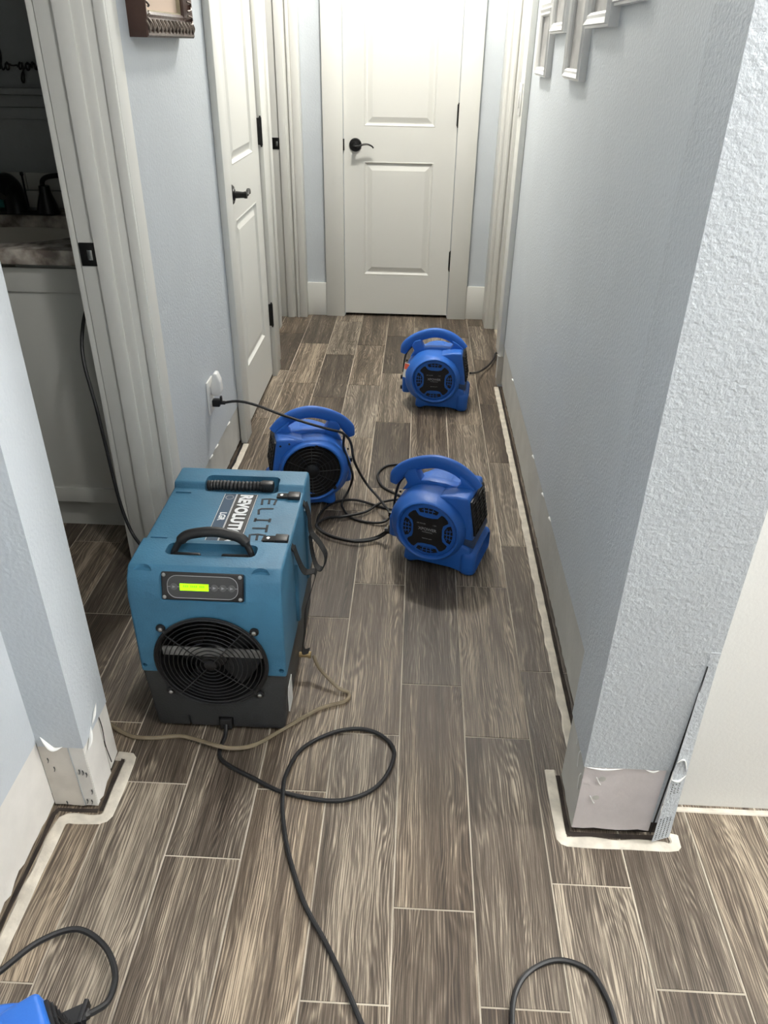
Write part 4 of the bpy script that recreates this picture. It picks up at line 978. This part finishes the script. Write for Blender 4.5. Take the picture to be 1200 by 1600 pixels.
# light switch edge near the far corner
sw = empty('light_switch', (0.392, 3.495, 1.20), 0, 'small white switch plate beside the far doorway on the right', 'switch')
obj('cover_plate', bx((-0.006, -0.036, -0.058), (0, 0.036, 0.058), 0.002), 'plastic_white', sw)
obj('rocker', bx((-0.011, -0.012, -0.030), (-0.005, 0.012, 0.030), 0.002), 'plastic_white', sw)

# ================================================================== BATHROOM
VY = 2.06
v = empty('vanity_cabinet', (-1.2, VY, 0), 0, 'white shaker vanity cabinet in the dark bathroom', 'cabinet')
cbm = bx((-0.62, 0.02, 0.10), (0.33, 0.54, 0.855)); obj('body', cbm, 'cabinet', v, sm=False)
obj('toe_kick', bx((-0.60, 0.05, 0.0), (0.32, 0.07, 0.10)), 'cabinet', v, sm=False)
for x0, x1 in ((-0.60, -0.14), (-0.13, 0.33)):
    dr = obj('cabinet_door', bx((x0, 0.008, 0.125), (x1, 0.02, 0.80), 0.001), 'cabinet', v)
    for lo, hi in (((x0, 0, 0.115), (x1, 0.009, 0.165)), ((x0, 0, 0.785), (x1, 0.009, 0.85)), ((x0, 0, 0.165), (x0 + 0.06, 0.009, 0.785)), ((x1 - 0.02, 0, 0.165), (x1, 0.009, 0.785))):
        obj('door_rail', bx(lo, hi, 0.001), 'cabinet', dr)
ct = obj('countertop', bx((-1.84, VY - 0.03, 0.865), (-0.83, 2.605, 0.905), 0.004), 'granite'); tag(ct, 'speckled brown and grey stone countertop on the bathroom vanity', 'countertop')
SC = Matrix.Translation((-1.21, 2.285, 0)) @ Matrix.Diagonal((1.42, 1.08, 1, 1))
boolean(ct, [lathe(bmesh.new(), [(0, 0.80), (0.19, 0.80), (0.19, 1.0), (0, 1.0)], 48, SC)])
boolean(bpy.data.objects['body'], [lathe(bmesh.new(), [(0, -1), (0.205, -1), (0.205, 1.0), (0, 1.0)], 24, Matrix.Translation((-0.01, 0.225, 0.15 + 0.75)) @ Matrix.Diagonal((1.45, 1.1, 0.15, 1)))])
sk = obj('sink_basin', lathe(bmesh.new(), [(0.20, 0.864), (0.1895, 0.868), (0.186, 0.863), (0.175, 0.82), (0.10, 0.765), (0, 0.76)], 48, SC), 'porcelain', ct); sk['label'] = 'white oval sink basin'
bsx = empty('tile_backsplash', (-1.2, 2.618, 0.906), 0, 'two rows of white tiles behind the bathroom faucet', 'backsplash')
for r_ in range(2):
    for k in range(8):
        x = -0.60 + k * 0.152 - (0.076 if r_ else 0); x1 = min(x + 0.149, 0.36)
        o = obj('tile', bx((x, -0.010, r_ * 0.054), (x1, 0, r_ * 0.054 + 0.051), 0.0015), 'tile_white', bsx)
# faucet
FX = at_y(26, 322, 2.50)
fa = empty('faucet', (FX.x, 2.50, 0.905), 0, 'matte black bathroom faucet with two curved lever handles', 'faucet')
obj('base_plate', bx((-0.13, -0.028, 0), (0.13, 0.028, 0.014), 0.010, 3), 'black_metal', fa)
obj('spout', sweep(bmesh.new(), spline([(0, 0, 0.005), (0, 0, 0.045), (0, -0.01, 0.08), (0, -0.04, 0.098), (0, -0.08, 0.090), (0, -0.10, 0.07)], 6), circ(0.024, 14), scale=[1.5 - 0.55 * i / 30 for i in range(31)]), 'black_metal', fa)
for s in (-1, 1):
    hb = obj('handle_body', lathe(bmesh.new(), [(0.036, 0.008), (0.030, 0.03), (0.018, 0.065), (0.016, 0.085), (0, 0.088)], 20, Matrix.Translation((s * 0.100, 0, 0))), 'black_metal', fa)
    obj('lever', tube(bmesh.new(), [(s * 0.096, 0, 0.07), (s * 0.100, -0.004, 0.098), (s * 0.122, -0.008, 0.112), (s * 0.165, -0.012, 0.118)], 0.0075, 10), 'black_metal', hb)
obj('lift_rod', lathe(bmesh.new(), [(0.003, 0.01), (0.003, 0.108), (0.006, 0.112), (0.005, 0.12), (0, 0.121)], 10, Matrix.Translation((0.028, 0.02, 0))), 'black_metal', fa)
tp = at_y(-4, 322, 2.56)
tb = empty('soap_bottle', (tp.x, 2.56, 0.905), 0, 'teal ribbed bottle left of the black faucet', 'bottle')
bm = lathe(bmesh.new(), [(0, 0), (0.03, 0)] + [(0.032 + 0.0012 * (i % 2), 0.004 + i * 0.006) for i in range(18)] + [(0.028, 0.118), (0.012, 0.124), (0.012, 0.13), (0, 0.13)], 24); obj('body', bm, 'teal', tb)
bm = lathe(bmesh.new(), [(0.014, 0.13), (0.014, 0.145), (0.005, 0.147), (0.004, 0.17), (0, 0.17)], 16); tube(bm, [(0, 0, 0.165), (0, -0.03, 0.166)], 0.004, 8, smoothpath=False); obj('pump', bm, 'plastic_white', tb)
# wall ledge boards and wire sign
lg = empty('wall_ledge', (-1.35, 2.62, 1.165), 0, 'painted wooden ledge of stacked boards on the bathroom wall', 'shelf')
for z0, z1, d_ in ((0, 0.032, 0.012), (0.034, 0.066, 0.022), (0.068, 0.085, 0.040)): obj('board', bx((-0.5, -d_, z0), (0.52, 0, z1), 0.0015), 'bath_wall', lg)
GL = {   # cursive strokes, x-height 1, baseline 0
 'h': (1.1, [(0, 0.1), (0.35, 1.6), (0.45, 2.7), (0.25, 2.8), (0.2, 1.5), (0.15, 0), (0.35, 0.8), (0.65, 0.95), (0.75, 0.2), (1.0, 0.05)]),
 'e': (0.9, [(0, 0.15), (0.5, 0.6), (0.45, 1.0), (0.2, 0.8), (0.2, 0.25), (0.5, 0.0), (0.9, 0.2)]),
 'l': (0.8, [(0, 0.15), (0.45, 1.5), (0.5, 2.8), (0.25, 2.8), (0.2, 1.2), (0.3, 0.1), (0.55, 0.0), (0.8, 0.25)]),
 'o': (1.0, [(0, 0.25), (0.3, 0.9), (0.1, 0.5), (0.25, 0.0), (0.6, 0.1), (0.7, 0.7), (0.4, 1.0), (0.55, 0.75), (1.0, 0.7)]),
 ' ': (1.1, [(0, 0.6), (0.5, 0.55), (1.1, 0.6)]),
 'g': (1.2, [(0, 0.4), (0.5, 1.0), (0.2, 0.7), (0.25, 0.1), (0.65, 0.3), (0.8, 1.0), (0.75, -0.6), (0.5, -1.7), (0.2, -1.4), (0.5, -0.5), (1.2, 0.3)]),
 'r': (0.9, [(0, 0.3), (0.25, 1.1), (0.3, 0.8), (0.55, 0.85), (0.55, 0.2), (0.9, 0.1)]),
 'u': (1.0, [(0, 0.3), (0.15, 0.95), (0.2, 0.1), (0.5, 0.1), (0.7, 0.95), (0.75, 0.1), (1.0, 0.2)]),
 's': (0.8, [(0, 0.2), (0.4, 1.0), (0.6, 0.4), (0.4, 0.0), (0.2, 0.1), (0.8, 0.2)])}
xs_, P_ = 0.0, []
for ch in 'hello gorgeous':
    a_, st_ = GL[ch]
    if ch == 'g' and len(P_) < 60: XG = xs_
    P_ += [(xs_ + u_ * 1.0, v_) for u_, v_ in st_]; xs_ += a_ * 1.05
K_ = 0.0195; gx = at_y(31, 103, 2.606); 
sg = obj('word_sign', tube(bmesh.new(), [(gx.x + (u_ - XG - 0.4) * K_ * 0.92, 2.608, gx.z - 0.010 + v_ * K_) for u_, v_ in P_], 0.0026, 6, 6), 'black_metal')
tag(sg, 'black script word sign on the dark bathroom wall', 'sign')

# ================================================================== LAMPS (fixtures of the lights at the top; the front floor's is added)
for i, (nm, loc, pw_, r, c) in enumerate(LIGHTS):
    lab = ['round hall ceiling lamp above the air movers', 'round ceiling lamp in the front room, right of the camera', 'added fill light above the front floor, with a round ceiling ring', 'round ceiling lamp in front of the white wall'][i]
    e = empty('ceiling_lamp', (loc[0], loc[1], CE), 0, lab, 'lamp')
    obj('trim_ring', lathe(bmesh.new(), [(r + 0.03, 0), (r + 0.028, -0.006), (r + 0.004, -0.008), (r + 0.002, 0)], 32), 'plastic_white', e)
print('planks', np_, 'objects', len(bpy.data.objects))
